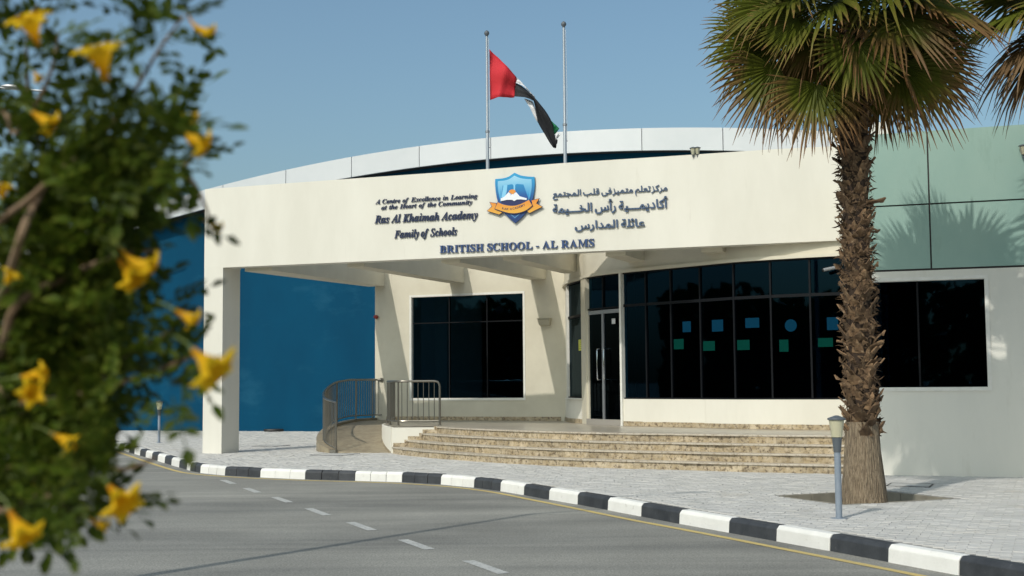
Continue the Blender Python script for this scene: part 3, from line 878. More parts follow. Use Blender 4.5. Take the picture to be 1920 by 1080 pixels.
for k in range(4):
    c = curves[k]
    r = resample(c, step=.52)
    fine = 3
    z0, z1 = k * RS, (k + 1) * RS
    if k: z0 -= .03
    for i in range(len(r) - 1):
        pts = [r[i].lerp(r[i + 1], j / fine) for j in range(fine + 1)]
        t = (r[i + 1] - r[i]).normalized()
        pts[0] = pts[0] + t * .0015; pts[-1] = pts[-1] - t * .0015
        back = offset2(pts, .05)
        MB().prism([(p.x, p.y) for p in pts] + [(p.x, p.y) for p in reversed(back)], z0, z1 - .032).build('riser_slab', M['granite'], steps)
    # treads (top one is the nosing of the terrace)
    r2 = resample(c, step=.95)
    for i in range(len(r2) - 1):
        pts = [r2[i].lerp(r2[i + 1], j / 4) for j in range(5)]
        t = (r2[i + 1] - r2[i]).normalized(); pts[0] = pts[0] + t * .0015; pts[-1] = pts[-1] - t * .0015
        fr = offset2(pts, -.030); bk = offset2(pts, TR + .04)
        MB().prism([(p.x, p.y) for p in fr] + [(p.x, p.y) for p in reversed(bk)], z1 - .030, z1 + (.0 if k < 3 else 0)).build('tread_slab', M['tread'], steps, bevel=.004)
# core under the steps
for k in range(4):
    c = offset2(curves[k], .02)
    poly = [(p.x, p.y) for p in c] + [(8, 24.5), (8, 30), (2, 34), (-3, 34.2), (-2.9, 31)]
    poly = [(p.x, p.y) for p in c] + [(7.6, 24.0), (6.0, 25.2), (1.4, 31.6), (1.2, 32.5), (-3.15, 34.32), (-3.2, 32.5), (-3.1, 30.8), (tA.x + .02, tA.y + .05)]
    if k == 3:
        poly_t = [(p.x, p.y) for p in offset2(curves[3], TR + .035)]
        poly_t = poly_t + poly[len(c):]
        mb = MB(); tr_ = tessellate_polygon([[V((x, y, 0)) for x, y in poly_t]])
        mb.add([V((x, y, TZ - .003)) for x, y in poly_t], [tuple(t) for t in tr_])
        mb.build('terrace_floor', M['terrace'], steps)
# white flank wall under the terrace edge, stepping with the stairs
mb = MB()
mb.box(tA - Z * .62, tdir * ((tB - tA).length + .25), tnrm * .2, Z * .60); mb.build('flank_wall', M['cream'], steps)
for k in range(3):
    e0 = curves[k + 1][0]
    a0 = (curves[k][0] - tA).dot(tdir); a1 = (e0 - tA).dot(tdir)
    w_ = tA + tdir * (a0 + .01); w_.z = 0
    # stone upstand beside each tread
    MB().box(V((w_.x, w_.y, (k + 1) * RS)) - tnrm * .016, tdir * (a1 - a0 - .012), tnrm * .0155, Z * .085).build('upstand_slab', M['granite'], steps)
    b_ = tA + tdir * (a1 - .07)
    MB().box(V((b_.x, b_.y, (k + 1) * RS + .086)) - tnrm * .016, tdir * .068, tnrm * .0155, Z * .07).build('upstand_slab', M['granite'], steps)
# ---------------------------------------------------------------- ramp
ro = smooth_path([(-4.05, 29.45, .03), (-4.42, 30.2, .14), (-4.60, 31.4, .30), (-4.52, 32.7, .48), (-4.15, 33.6, .58), (-3.80, 34.15, .6), (-3.66, 34.54, .6)], 6)
ri = smooth_path([(-2.78, 29.22, .0), (-2.98, 29.9, .12), (-3.12, 30.6, .27), (-3.2, 31.6, .42), (-3.2, 32.6, .56), (-3.15, 33.6, .595), (-3.13, 34.30, .595)], 6)
ramp = empty('entrance_ramp', V((-3.8, 31, 0)), 'curved wheelchair ramp in granite strips with a white outer curb', 'ramp')
n = 40
a_, b_ = resample(ro, n=n), resample(ri, n=n)
for i in range(0, n):                      # paving strips across the ramp
    p, q, r_, s_ = a_[i], a_[i + 1], b_[i + 1], b_[i]
    e = .02
    MB().add([p.lerp(q, e) + Z * 0, q.lerp(p, e), r_.lerp(s_, e), s_.lerp(r_, e)] + [v - Z * .03 for v in (p, q, r_, s_)],
             [(0, 3, 2, 1), (0, 1, 5, 4), (1, 2, 6, 5), (2, 3, 7, 6), (3, 0, 4, 7)]).build('ramp_slab', M['ramp'], ramp)
mb = MB()
for i in range(n):
    p, q, r_, s_ = a_[i] - Z * .012, a_[i + 1] - Z * .012, b_[i + 1] - Z * .012, b_[i] - Z * .012
    mb.quad(p, s_, r_, q)
mb.build('ramp_bed', M['joint'], ramp)
def side(path, off0, off1, top, z0, name, m, zfix=None):
    o0, o1 = offset2(path, off0), offset2(path, off1)
    mb = MB(); vs = []; n = len(path)
    for i in range(n):
        zt = (path[i].z + top) if zfix is None else zfix
        vs += [V((o0[i].x, o0[i].y, z0)), V((o1[i].x, o1[i].y, z0)), V((o1[i].x, o1[i].y, zt)), V((o0[i].x, o0[i].y, zt))]
    fs = [(0, 1, 2, 3), tuple(4 * (n - 1) + i for i in (3, 2, 1, 0))]
    for k in range(n - 1):
        for i in range(4):
            j = (i + 1) % 4
            fs.append((4 * k + i, 4 * (k + 1) + i, 4 * (k + 1) + j, 4 * k + j))
    mb.add(vs, fs)
    return mb.build(name, m, ramp)
side(a_, .0, .16, .045, -.05, 'curb', M['cream'])
side(a_, -.012, .165, .062, .0, 'curb_coping', M['ramp'])
bpy.data.objects['curb_coping'].data.transform(Matrix.Identity(4))
side(b_[:-4], -.13, .0, 0, -.05, 'inner_wall', M['cream'], zfix=.585)
side(b_[:-4], .001, .02, .03, -.02, 'ramp_skirting', M['ramp'])

def recalc(o):
    bm = bmesh.new(); bm.from_mesh(o.data); bmesh.ops.recalc_face_normals(bm, faces=bm.faces); bm.to_mesh(o.data); bm.free()
for o in list(COL.objects):
    if o.type == 'MESH' and o.name.split('.')[0] in ('curb', 'curb_coping', 'inner_wall', 'ramp_skirting', 'low_wall', 'upper_wall', 'cornice', 'door_jamb', 'window_sill', 'return_wall', 'door_post', 'window_post', 'skirting_slab', 'riser_slab', 'tread_slab', 'mullion', 'transom', 'door'):
        recalc(o)
# ---------------------------------------------------------------- railings
def railing(path, heights, base_z, loc, lb, posts, end_down=False, wall_end=False, step=.11):
    """path: plan points; heights/base_z give handrail and floor height along it"""
    r = empty('railing', loc, lb, 'railing', 'steel railings of the entrance ramp')
    L = [0]
    for a, b in zip(path, path[1:]): L.append(L[-1] + (V((b.x, b.y, 0)) - V((a.x, a.y, 0))).length)
    tot = L[-1]
    def at(s):
        s = max(0, min(tot, s))
        for i in range(len(path) - 1):
            if s <= L[i + 1] + 1e-9:
                k = (s - L[i]) / max(1e-9, L[i + 1] - L[i]); return path[i].lerp(path[i + 1], k)
        return path[-1].copy()
    hz = lambda s: heights(s / tot); bz = lambda s: base_z(s / tot)
    top = []
    m = max(20, int(tot / .12))
    for k in range(m + 1):
        s = tot * k / m; p = at(s); top.append(V((p.x, p.y, hz(s))))
    if end_down:
        s0 = .10; top = [q for k, q in enumerate(top) if tot * k / m > s0]
        p = at(0); h0 = hz(0)
        top = [V((p.x, p.y, bz(0))), V((p.x, p.y, h0 - .12)), at(.015) * 1 + Z * (h0 - .06 - at(.015).z), at(.05) + Z * (h0 - .015 - at(.05).z)] + top
    MB().tube(top, .026, 10).build('handrail', M['steel'], r, smooth=True)
    bot = []
    for k in range(m + 1):
        s = tot * k / m; p = at(s); bot.append(V((p.x, p.y, bz(s) + .10)))
    MB().tube(bot, .016, 8).build('bottom_rail', M['steel'], r, smooth=True)
    nb = int(tot / step)
    for k in range(1, nb):
        s = tot * k / nb
        if any(abs(s - q * tot) < .04 for q in posts): continue
        p = at(s)
        MB().tube([V((p.x, p.y, bz(s) + .10)), V((p.x, p.y, hz(s) - .01))], .0095, 6).build('baluster', M['steel'], r, smooth=True)
    for q in posts:
        s = q * tot; p = at(s)
        if not (end_down and q == 0):
            MB().tube([V((p.x, p.y, bz(s) - .02)), V((p.x, p.y, hz(s) - .005))], .021, 8).build('post', M['steel'], r, smooth=True)
        MB().lathe((p.x, p.y, bz(s) + .0), [(.05, 0), (.05, .008), (.028, .014)], 12).build('base_plate', M['steel'], r)
    if wall_end:
        p = at(tot); MB().tube([V((p.x, p.y, hz(tot))) - N * .0, V((p.x, p.y, hz(tot))) + N * .03], .05, 12).build('flange', M['steel'], r)
    return r
def lut(vals):
    return lambda x: (lambda i, k: vals[i] + (vals[min(i + 1, len(vals) - 1)] - vals[i]) * k)(min(int(x * (len(vals) - 1)), len(vals) - 2), x * (len(vals) - 1) - min(int(x * (len(vals) - 1)), len(vals) - 2))
p1 = [v + V((.04, 0, 0)) for v in ro]
p1 = offset2(p1, .04)[:-1] + [V((-3.53, 34.46, 0))]
p1 = resample(p1, n=40)
railing(p1, lut([1.14, 1.22, 1.30, 1.40, 1.52, 1.62, 1.68, 1.68, 1.68]), lut([.0, .11, .2, .33, .46, .56, .64, .64, .64]), (-4.2, 31, 0),
        'curved steel railing along the outer curb of the ramp, ending at the wall', [0, .22, .45, .63, .80, .93], wall_end=True, step=.095)
p2a = [V((-1.70, 29.85, 0)), V((-2.2, 29.87, 0)), V((-2.60, 29.88, 0)), V((-2.74, 29.95, 0)), V((-2.85, 30.2, 0)), V((-3.0, 30.8, 0)), V((-3.09, 31.7, 0)), V((-3.1, 32.6, 0)), V((-3.08, 33.4, 0))]
railing(resample(p2a, n=40), lambda x: 1.62, lambda x: TZ, (-2.7, 30, 0), 'short steel railing on the terrace corner above the white flank wall', [0, .215, .34, .62, 1.0], end_down=True, step=.125)

# ================================================================ SPORTS HALL
hall = empty('sports_hall', HW0, 'large blue sports hall with a shallow arched roof edged in silver panels', 'building')
def hz(u): 
    s = u - 8.3
    return 9.20 - 1.14 * (s / 13.6) ** 2
# fit the arch to the photo
pts_ = [(385, 355), (535, 320), (658, 294), (785, 273), (920, 258), (1050, 247), (1203, 241), (1355, 239)]
OV = .55
HF = HW0 - HN * OV
arch = [uz(x, y, HF, HT) for x, y in pts_]; low = [uz(x, y, HF, HT) for x, y in ((307, 412), (385, 392), (640, 335), (785, 314), (920, 297), (1055, 286), (1200, 282), (1290, 281.5), (1385, 283))]
print('arch', [(round(a, 2), round(b, 2)) for a, b in arch]); print('low', [(round(a, 2), round(b, 2)) for a, b in low])
import numpy as np
A = np.polyfit([a for a, b in arch], [b for a, b in arch], 2); B = np.polyfit([a for a, b in low], [b for a, b in low], 2)
ztop = lambda u: float(np.polyval(A, u)); zlow = lambda u: float(np.polyval(B, u))
print(A, B)
js = [uz(x, y, HF, HT)[0] for x, y in ((307, 380), (418, 350), (536, 320), (659, 295), (786, 275), (920, 260), (1061, 247), (1203, 241), (1355, 240))]
js = [js[0] - 7.2, js[0] - 4.8, js[0] - 2.4] + js + [js[-1] + 2.45, js[-1] + 3.75]
for a, b in zip(js, js[1:]):
    mb = MB(); n = 5; vs = []
    for k in range(n + 1):
        u = a + .012 + (b - a - .024) * k / n
        for d_ in (0, -.10):
            vs += [wallpt(HF, HT, u, zlow(u), d_), wallpt(HF, HT, u, ztop(u), d_)]
    fs = []
    for k in range(n):
        i = 4 * k; j = i + 4
        fs += [(i, j, j + 1, i + 1), (i + 2, i + 3, j + 3, j + 2), (i + 1, j + 1, j + 3, i + 3), (i, i + 2, j + 2, j)]
    fs += [(0, 1, 3, 2), (4 * n, 4 * n + 2, 4 * n + 3, 4 * n + 1)]
    o = mb.add(vs, fs).build('edge_panel', M['silver'], hall)
uA, uB = js[0], js[-1]
def arc_slab(name, m, d0, d1, zf0, zf1, ua=uA, ub=uB, n=40):
    mb = MB(); vs = []
    for k in range(n + 1):
        u = ua + (ub - ua) * k / n
        vs += [wallpt(HW0, HT, u, zf0(u), d0), wallpt(HW0, HT, u, zf0(u), d1), wallpt(HW0, HT, u, zf1(u), d1), wallpt(HW0, HT, u, zf1(u), d0)]
    fs = [(0, 1, 2, 3), tuple(4 * n + i for i in (3, 2, 1, 0))]
    for k in range(n):
        for i in range(4):
            j = (i + 1) % 4
            fs.append((4 * k + i, 4 * (k + 1) + i, 4 * (k + 1) + j, 4 * k + j))
    o = mb.add(vs, fs).build(name, m, hall); recalc(o); return o
arc_slab('edge_backing', M['joint'], OV - .101, OV - .16, lambda u: zlow(u) + .01, lambda u: ztop(u) - .01)
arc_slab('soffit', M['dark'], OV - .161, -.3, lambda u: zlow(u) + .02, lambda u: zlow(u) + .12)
arc_slab('roof', M['silver'], OV - .161, -16, lambda u: ztop(u) - .3, lambda u: ztop(u) - .02)
arc_slab('wall', M['blue'], -.0, -.3, lambda u: -.2, lambda u: zlow(u) + .019, uA + .3, uB - .3, 30)
mb = MB(); mb.box(wallpt(HW0, HT, uA + .3, -.2, -.301), HT * .3, HN * 15, Z * 5.6).build('end_wall', M['blue'], hall); MB().box(wallpt(HW0, HT, uB - .6, -.2, -.301), HT * .3, HN * 15, Z * 7.8).build('end_wall', M['blue'], hall)
# odds and ends at the foot of the blue wall
p = uz(520, 806, HW0, HT)
q = wallpt(HW0, HT, p[0], 0, .25)
mb = MB(); mb.tube([q + V((.30 * math.cos(a), .12 * math.sin(a), .045)) for a in [rad(k * 24) for k in range(15)]], .045, 8)
tag(mb.build('coiled_hose', M['hose'], smooth=True), 'small black coiled hose lying at the foot of the blue wall', 'hose')
# ================================================================ GREEN ANNEX
annex = empty('annex_building', GW0, 'low annex with a green rendered upper band over an off-white wall', 'building')
ua, ub = -.42, 7.0
Zg0 = (uz(1640, 508.5, GW0, GT)[1] + uz(1920, 497.8, GW0, GT)[1]) / 2
Zg1 = (uz(1640, 388.2, GW0, GT)[1] + uz(1920, 373, GW0, GT)[1]) / 2
Zg2 = (uz(1640, 252.5, GW0, GT)[1] + uz(1920, 233.5, GW0, GT)[1]) / 2
wz1 = uz(1845.5, 522, GW0, GT)[1]; wz0 = uz(1852.8, 726, GW0, GT)[1]; wu1 = uz(1849.5, 620, GW0, GT)[0]; wu0 = -.22
uj = uz(1742.5, 383, GW0, GT)[0]
print('annex', Zg0, Zg1, Zg2, wz0, wz1, wu1, uj)
mb = MB()
slab(mb, GW0, GT, ua, wu0, -.1, Zg0 - .02, -.25, 0); slab(mb, GW0, GT, wu1, ub, -.1, Zg0 - .02, -.25, 0)
slab(mb, GW0, GT, wu0, wu1, -.1, wz0, -.25, 0); slab(mb, GW0, GT, wu0, wu1, wz1, Zg0 - .02, -.25, 0)
mb.build('wall', M['white'], annex)
mb = MB(); mb.box(wallpt(GW0, GT, ua, -.1, -.252), GT * .25, GN * 6, Z * (Zg2 + .08)); mb.build('side_wall', M['white'], annex)
mb = MB(); slab(mb, GW0, GT, ua + .01, ub, Zg0 - .019, Zg2 - .01, -.25, -.012); mb.build('joint_backing', M['joint'], annex)
cols_ = [ua, uj, uj + 2.45 + .2, ub]
jw = .013
for i in range(3):
    for (z0, z1) in ((Zg0 + .012, Zg1 - jw), (Zg1 + jw, Zg2)):
        mb = MB(); slab(mb, GW0, GT, cols_[i] + (jw if i else 0), cols_[i + 1] - (jw if i < 2 else 0), z0, z1, -.011, .012)
        mb.build('render_panel', M['green'], annex)
mb = MB(); mb.box(wallpt(GW0, GT, ua + .26, Zg2 - .3, -.26), GT * (ub - ua - .3), GN * 5.5, Z * .15); mb.build('roof_slab', M['white'], annex)
window('window', GW0, GT, wu0, wu1, wz0, wz1, [uz(1722, 620, GW0, GT)[0], uz(1722, 620, GW0, GT)[0] - .82], [uz(1722, 572, GW0, GT)[1]] if False else [], annex)
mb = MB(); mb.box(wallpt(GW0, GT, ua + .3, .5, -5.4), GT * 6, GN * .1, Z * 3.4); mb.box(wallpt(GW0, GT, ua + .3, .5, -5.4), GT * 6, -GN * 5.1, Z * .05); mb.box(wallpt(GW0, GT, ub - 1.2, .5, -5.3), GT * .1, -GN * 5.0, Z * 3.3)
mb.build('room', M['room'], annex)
# box and lamps on the roofs
def rbox(x0, y0, x1, y1, dback, dep, nm, lb, m):
    o_ = GW0 + GN * dback
    a, z1 = uz(x0, y0, o_, GT); b, _ = uz(x1, y0, o_, GT)
    mb = MB(); mb.box(wallpt(o_, GT, a, Zg2 - .16, 0), GT * (b - a), GN * dep, Z * (z1 - Zg2 + .16))
    o = mb.build(nm, m, bevel=.01); tag(o, lb, 'roof box'); return o
rbox(1632, 230, 1667, 252, .9, .9, 'roof_box', 'white rendered box standing on the annex roof behind the green parapet', M['white'])
def lantern(px, py, y_plane, h, lb, m_lens=M['lens'], tilt=0, nm='wall_lantern', grp='small lanterns on the parapets'):
    p = at_y(px, py, y_plane)
    e = empty(nm, p, lb, 'lantern', grp)
    MB().lathe(p, [(h * .2, 0), (h * .22, h * .03), (h * .36, h * .78), (h * .34, h * .8)], 12).build('glass', m_lens, e, smooth=True)
    MB().lathe(p + Z * h * .8, [(h * .44, 0), (h * .46, h * .04), (h * .25, h * .14), (h * .05, h * .2)], 12).build('cap', M['capgrey'], e, smooth=True)
    MB().lathe(p - Z * h * .35, [(h * .08, 0), (h * .08, h * .3), (h * .2, h * .35)], 10).build('stem', M['capgrey'], e, smooth=True)
    for k in range(4):
        a = k * math.pi / 2 + .5
        MB().tube([p + V((math.cos(a) * h * .215, math.sin(a) * h * .215, .0)), p + V((math.cos(a) * h * .37, math.sin(a) * h * .37, h * .8))], h * .025, 5).build('rib', M['capgrey'], e)
    return e
ly = 25.75
lantern(1299.5, 290, ly, .16, 'small lantern on the fascia top, the one of the pair closer to the flagpoles')
lantern(1307.5, 289.5, ly, .16, 'small lantern on the fascia top, the one of the pair closer to the palm')
lantern(1686.5, 247.5, 20.6 + .95, .17, 'black framed lantern beside the white box on the annex parapet')
lantern(1919, 290, 20.35, .17, 'lantern on the annex wall at the edge of the green band')

# ================================================================ SIGN LETTERING
def on_f(px, py):
    return uz(px, py, F0, FT)
def bold_serif(s): return ''.join(chr(0x1D400 + ord(c) - 65) if 'A' <= c <= 'Z' else chr(0x1D41A + ord(c) - 97) if 'a' <= c <= 'z' else c for c in s)
def bold_ital(s): return ''.join(chr(0x1D468 + ord(c) - 65) if 'A' <= c <= 'Z' else chr(0x1D482 + ord(c) - 97) if 'a' <= c <= 'z' else c for c in s)
def script(s): return ''.join(chr(0x1D468 + ord(c) - 65) if 'A' <= c <= 'Z' else chr(0x1D482 + ord(c) - 97) if 'a' <= c <= 'z' else c for c in s)
AR = {'\u0627': (0xFE8D, 0xFE8E), '\u0623': (0xFE83, 0xFE84), '\u0628': 0xFE8F, '\u0629': (0xFE93, 0xFE94), '\u062a': 0xFE95, '\u062c': 0xFE9D, '\u062e': 0xFEA5,
      '\u062f': (0xFEA9, 0xFEAA), '\u0631': (0xFEAD, 0xFEAE), '\u0632': (0xFEAF, 0xFEB0), '\u0633': 0xFEB1, '\u0639': 0xFEC9, '\u0641': 0xFED1, '\u0642': 0xFED5,
      '\u0643': 0xFED9, '\u0644': 0xFEDD, '\u0645': 0xFEE1, '\u0649': (0xFEEF, 0xFEF0), '\u064a': 0xFEF1, '\u0626': 0xFE89}
def arabic(w):
    out = ''
    dual = lambda c: c == '\u0640' or isinstance(AR.get(c), int)
    for i, c in enumerate(w):
        if c == '\u0640': out += c; continue
        pj = i > 0 and dual(w[i - 1]); nj = i < len(w) - 1 and dual(c)
        f = AR[c]
        if isinstance(f, int): out += chr(f + (3 if pj and nj else 2 if nj else 1 if pj else 0))
        else: out += chr(f[1] if pj else f[0])
    return out[::-1]
def text_raw(s, res=2, off=0.0):
    c = bpy.data.curves.new('t', 'FONT'); c.body = s; c.resolution_u = res; c.fill_mode = 'BOTH'; c.extrude = .5; c.offset = off
    o = bpy.data.objects.new('t', c); COL.objects.link(o)
    bpy.context.view_layer.update()
    dg = bpy.context.evaluated_depsgraph_get()
    me = bpy.data.meshes.new_from_object(o.evaluated_get(dg))
    vs = [v.co.copy() for v in me.vertices]; fs = [tuple(p.vertices) for p in me.polygons]
    bpy.data.objects.remove(o); bpy.data.meshes.remove(me); bpy.data.curves.remove(c)
    return vs, fs
def sign_line(label, pieces, pl, pr, hgt, m, group, part, off=.012, depth=.035, ref=None, skew=0.0, res=2):
    """pieces: (text, gap before in ems) drawn in turn; pl, pr: picture points of the baseline ends; hgt: height in pixels of a capital"""
    geo, x = [], 0.0
    for s, gap in pieces:
        vs, fs = text_raw(s, res, off)
        x0 = min(v.x for v in vs); x1 = max(v.x for v in vs)
        geo.append((s, [V((v.x - x0 + x + gap, v.y, v.z)) for v in vs], fs)); x += gap + x1 - x0
    W_ = x
    (ul, zl), (ur, zr) = on_f(*pl), on_f(*pr)
    caps = ref if ref else max(v.y for _, vs, _ in geo for v in vs)
    umid, zmid = on_f((pl[0] + pr[0]) / 2, (pl[1] + pr[1]) / 2)
    _, ztop_ = on_f((pl[0] + pr[0]) / 2, (pl[1] + pr[1]) / 2 - hgt)
    sy = (ztop_ - zmid) / caps; sx = (ur - ul) / W_
    e = empty('sign_lettering', wallpt(F0, FT, ul, zl, .02), label, 'sign', group)
    for s, vs, fs in geo:
        mb = MB()
        mb.add([wallpt(F0, FT, ul + v.x * sx + skew * v.y * sy, zl + (zr - zl) * v.x / W_ + v.y * sy, .012 + depth * (v.z + .5)) for v in vs], fs)
        mb.build(part, m, e)
    return e
def per_letter(s, conv, gaps):
    """letters one by one with hand-set gaps; a space widens the gap"""
    out = []; g = 0.0
    for c in s:
        if c == ' ': g += gaps[1]; continue
        out.append((conv(c), g if out else 0)); g = gaps[0]
    return [(c, g_ if g_ else gaps[0]) if i else (c, 0) for i, (c, g_) in enumerate(out)]
def words(s, conv, gap):
    return [(conv(w), gap if i else 0) for i, w in enumerate(s.split())]
GR = 'lettering on the canopy fascia'
br = []
for wi, w in enumerate("BRITISH SCHOOL - AL RAMS".split()):
    for k, c in enumerate(w):
        br.append((bold_serif(c), 0 if not br else (.32 if k == 0 else .045)))
sign_line('bold blue capitals reading BRITISH SCHOOL - AL RAMS along the fascia bottom', br, (825.5, 474.6), (1115, 462.2), 14.2, M['letter'], GR, 'letter', off=.006, depth=.03)
sign_line('small italic line reading A Centre of Excellence in Learning, topmost English line', words('A Centre of Excellence in Learning', bold_ital, .30), (704.6, 382.8), (896.2, 371.2), 8.6, M['letter2'], GR, 'word', off=.008, depth=.014)
sign_line('small italic line reading at the Heart of the Community', words('at the Heart of the Community', bold_ital, .30), (715.2, 393.4), (886.2, 382.9), 8.6, M['letter2'], GR, 'word', off=.008, depth=.014)
sign_line('navy script line reading Ras Al Khaimah Academy', words('Ras Al Khaimah Academy', script, .18), (703.2, 419.0), (896.6, 409.8), 15.5, M['letter2'], GR, 'word', off=.010, depth=.02)
sign_line('navy script line reading Family of Schools', words('Family of Schools', script, .18), (740.2, 446.8), (857.8, 440.6), 15, M['letter2'], GR, 'word', off=.010, depth=.02)
def arline(ws): return [(arabic(w), g) for w, g in ws]
sign_line('topmost of the three Arabic lines, in small slate blue letters', arline([('\u0627\u0644\u0645\u062c\u062a\u0645\u0639', 0), ('\u0642\u0644\u0628', .22), ('\u0641\u0649', .22), ('\u0645\u062a\u0645\u064a\u0632', .06), ('\u062a\u0639\u0644\u0645', .22), ('\u0645\u0631\u0643\u0632', .06)]),
          (1037, 369.2), (1251.8, 357.0), 11.5, M['letter3'], GR, 'word', off=.014, ref=.74, depth=.02)
sign_line('middle Arabic line, the tallest letters of the three', arline([('\u0627\u0644\u062e\u0640\u0640\u0640\u064a\u0645\u0629', 0), ('\u0631\u0623\u0633', .22), ('\u0623\u0643\u0627\u062f\u064a\u0645\u0640\u0640\u0640\u064a\u0629', .22)]),
          (1037, 399.8), (1253, 389.2), 16.5, M['letter3'], GR, 'word', off=.020, depth=.03, ref=.74)
sign_line('lowest Arabic line, the shortest of the three', arline([('\u0627\u0644\u0645\u062f\u0627\u0631\u0633', 0), ('\u0639\u0627\u0626\u0644\u0629', .22)]), (1078.5, 429.6), (1209.8, 424.6), 15.0, M['letter3'], GR, 'word', off=.020, depth=.03, ref=.74)

# ---------------------------------------------------------------- crest
def cz(x, y): return on_f(900 + x / 9, 310 + y / 9)
def plate(pts, d0, d1, name, m, parent, raw=False):
    uv_ = [p if raw else cz(*p) for p in pts]
    n = len(uv_)
    area = sum(uv_[i][0] * uv_[(i + 1) % n][1] - uv_[(i + 1) % n][0] * uv_[i][1] for i in range(n))
    if area < 0: uv_ = uv_[::-1]
    tr_ = tessellate_polygon([[V((a, b, 0)) for a, b in uv_]])
    mb = MB()
    vs = [wallpt(F0, FT, a, b, d0) for a, b in uv_] + [wallpt(F0, FT, a, b, d1) for a, b in uv_]
    fs = []
    for t in tr_:
        a, b, c = t
        s = (uv_[b][0] - uv_[a][0]) * (uv_[c][1] - uv_[a][1]) - (uv_[b][1] - uv_[a][1]) * (uv_[c][0] - uv_[a][0])
        if s < 0: a, c = c, a
        fs.append((a + n, b + n, c + n))
    fs += [(i, (i + 1) % n, (i + 1) % n + n, i + n) for i in range(n)]
    mb.add(vs, fs)
    return mb.build(name, m, parent)
def curve_pts(pts, n=6):
    return [(p.x, p.y) for p in smooth_path([V((x, y, 0)) for x, y in pts], n)]
ctr_c = cz(595, 560)
crest = empty('school_crest', wallpt(F0, FT, ctr_c[0], ctr_c[1], .02), 'blue shield crest with a white open book and an orange RAK ACADEMY ribbon', 'crest')
top_z, bot_z = cz(595, 130)[1], cz(605, 980)[1]
M['shield'] = ramp_z('shield_print', [(0, (.004, .045, .20)), (.40, (.005, .07, .27)), (.52, (.01, .25, .55)), (.75, (.18, .48, .70)), (1, (.42, .68, .82))], bot_z, top_z)
M['shieldo'] = ramp_z('shield_border', [(0, (.004, .03, .14)), (.5, (.005, .08, .28)), (.8, (.01, .25, .52)), (1, (.02, .34, .62))], bot_z, top_z)
M['pages'] = ramp_z('page_print', [(0, (.005, .06, .25)), (.25, (.006, .10, .34)), (.5, (.008, .16, .42)), (1, (.01, .24, .5))], cz(595, 560)[1], cz(595, 325)[1])
M['ribbon'] = ramp_z('ribbon_print', [(0, (.72, .42, .06)), (.5, (.75, .32, .04)), (1, (.72, .22, .03))], cz(595, 850)[1], cz(595, 560)[1])
M['navyedge'] = mat('crest_navy_edge', (.012, .018, .10), rough=.35)
M['crestwhite'] = mat('crest_white', (.78, .80, .84), rough=.4)
M['orange'] = mat('crest_orange', (.75, .28, .04), rough=.4)
M['skyb'] = mat('page_light_blue', (.22, .55, .78), rough=.4)
left = curve_pts([(272, 238), (270, 330), (285, 480), (318, 620), (400, 780), (500, 890), (605, 982)])
right = curve_pts([(605, 982), (720, 880), (810, 770), (885, 620), (920, 480), (936, 330), (930, 200)])
topc = curve_pts([(930, 200), (820, 195), (700, 175), (595, 130)]) + curve_pts([(595, 130), (500, 195), (400, 225), (272, 238)])[1:]
shp = left[:-1] + right[:-1] + topc[:-1]
plate(shp, .012, .055, 'shield', M['shieldo'], crest)
cxp, cyp = 600, 520
ins = [(cxp + (x - cxp) * .86, cyp + (y - cyp) * .87) for x, y in shp]
plate(ins, .055, .060, 'shield_face', M['shield'], crest)
ins2 = [(cxp + (x - cxp) * .80, cyp + (y - cyp) * .81) for x, y in shp]
ins3 = [(cxp + (x - cxp) * .785, cyp + (y - cyp) * .795) for x, y in shp]
mb = MB(); n = len(ins2)
for i in range(n):
    a, b, c, d_ = [wallpt(F0, FT, *cz(*q), .0615) for q in (ins2[i], ins2[(i + 1) % n], ins3[(i + 1) % n], ins3[i])]
    mb.quad(a, b, c, d_)
mb.build('inner_line', M['skyb'], crest)
plate([(400, 350), (560, 325), (585, 350), (585, 600), (380, 555)], .060, .066, 'book_page', M['pages'], crest)
plate([(415, 345), (480, 338), (470, 450), (440, 545), (380, 550)], .066, .069, 'page_light', M['skyb'], crest)
plate([(612, 335), (640, 322), (750, 330), (835, 575), (600, 600)], .060, .066, 'book_page', M['pages'], crest)
plate([(585, 335), (612, 335), (608, 600), (588, 600)], .060, .068, 'page_light', M['skyb'], crest)
plate(curve_pts([(505, 455), (520, 430), (560, 414), (600, 420), (622, 450)], 3) + [(570, 505)], .069, .074, 'sun_disc', M['orange'], crest)
plate([(372, 565), (430, 540), (500, 462), (545, 495), (520, 525), (565, 490), (580, 500), (628, 458), (690, 530), (810, 565), (805, 592), (700, 582), (640, 585), (595, 612), (565, 590), (480, 590), (370, 612)], .069, .078, 'open_book', M['crestwhite'], crest)
plate(curve_pts([(370, 618), (470, 592), (560, 592), (597, 615), (640, 590), (710, 588), (808, 600)], 3) + [(800, 640), (600, 700), (380, 650)], .060, .064, 'book_shade', M['navyedge'], crest)
def grow(pts, k):
    cx_ = sum(p[0] for p in pts) / len(pts); cy_ = sum(p[1] for p in pts) / len(pts)
    out = []
    n = len(pts)
    for i in range(n):
        a, b, c = V((*pts[i - 1], 0)), V((*pts[i], 0)), V((*pts[(i + 1) % n], 0))
        t = ((b - a).normalized() + (c - b).normalized())
        if t.length < 1e-6: t = c - b
        t.normalize(); nn = V((t.y, -t.x, 0))
        if nn.dot(b - V((cx_, cy_, 0))) < 0: nn = -nn
        q = b + nn * k; out.append((q.x, q.y))
    return out
tailL = [(290, 650), (185, 632), (225, 700), (140, 775), (340, 835), (390, 800), (290, 745)]
tailR = [(890, 600), (1010, 568), (965, 650), (1065, 705), (850, 812), (808, 775), (905, 700)]
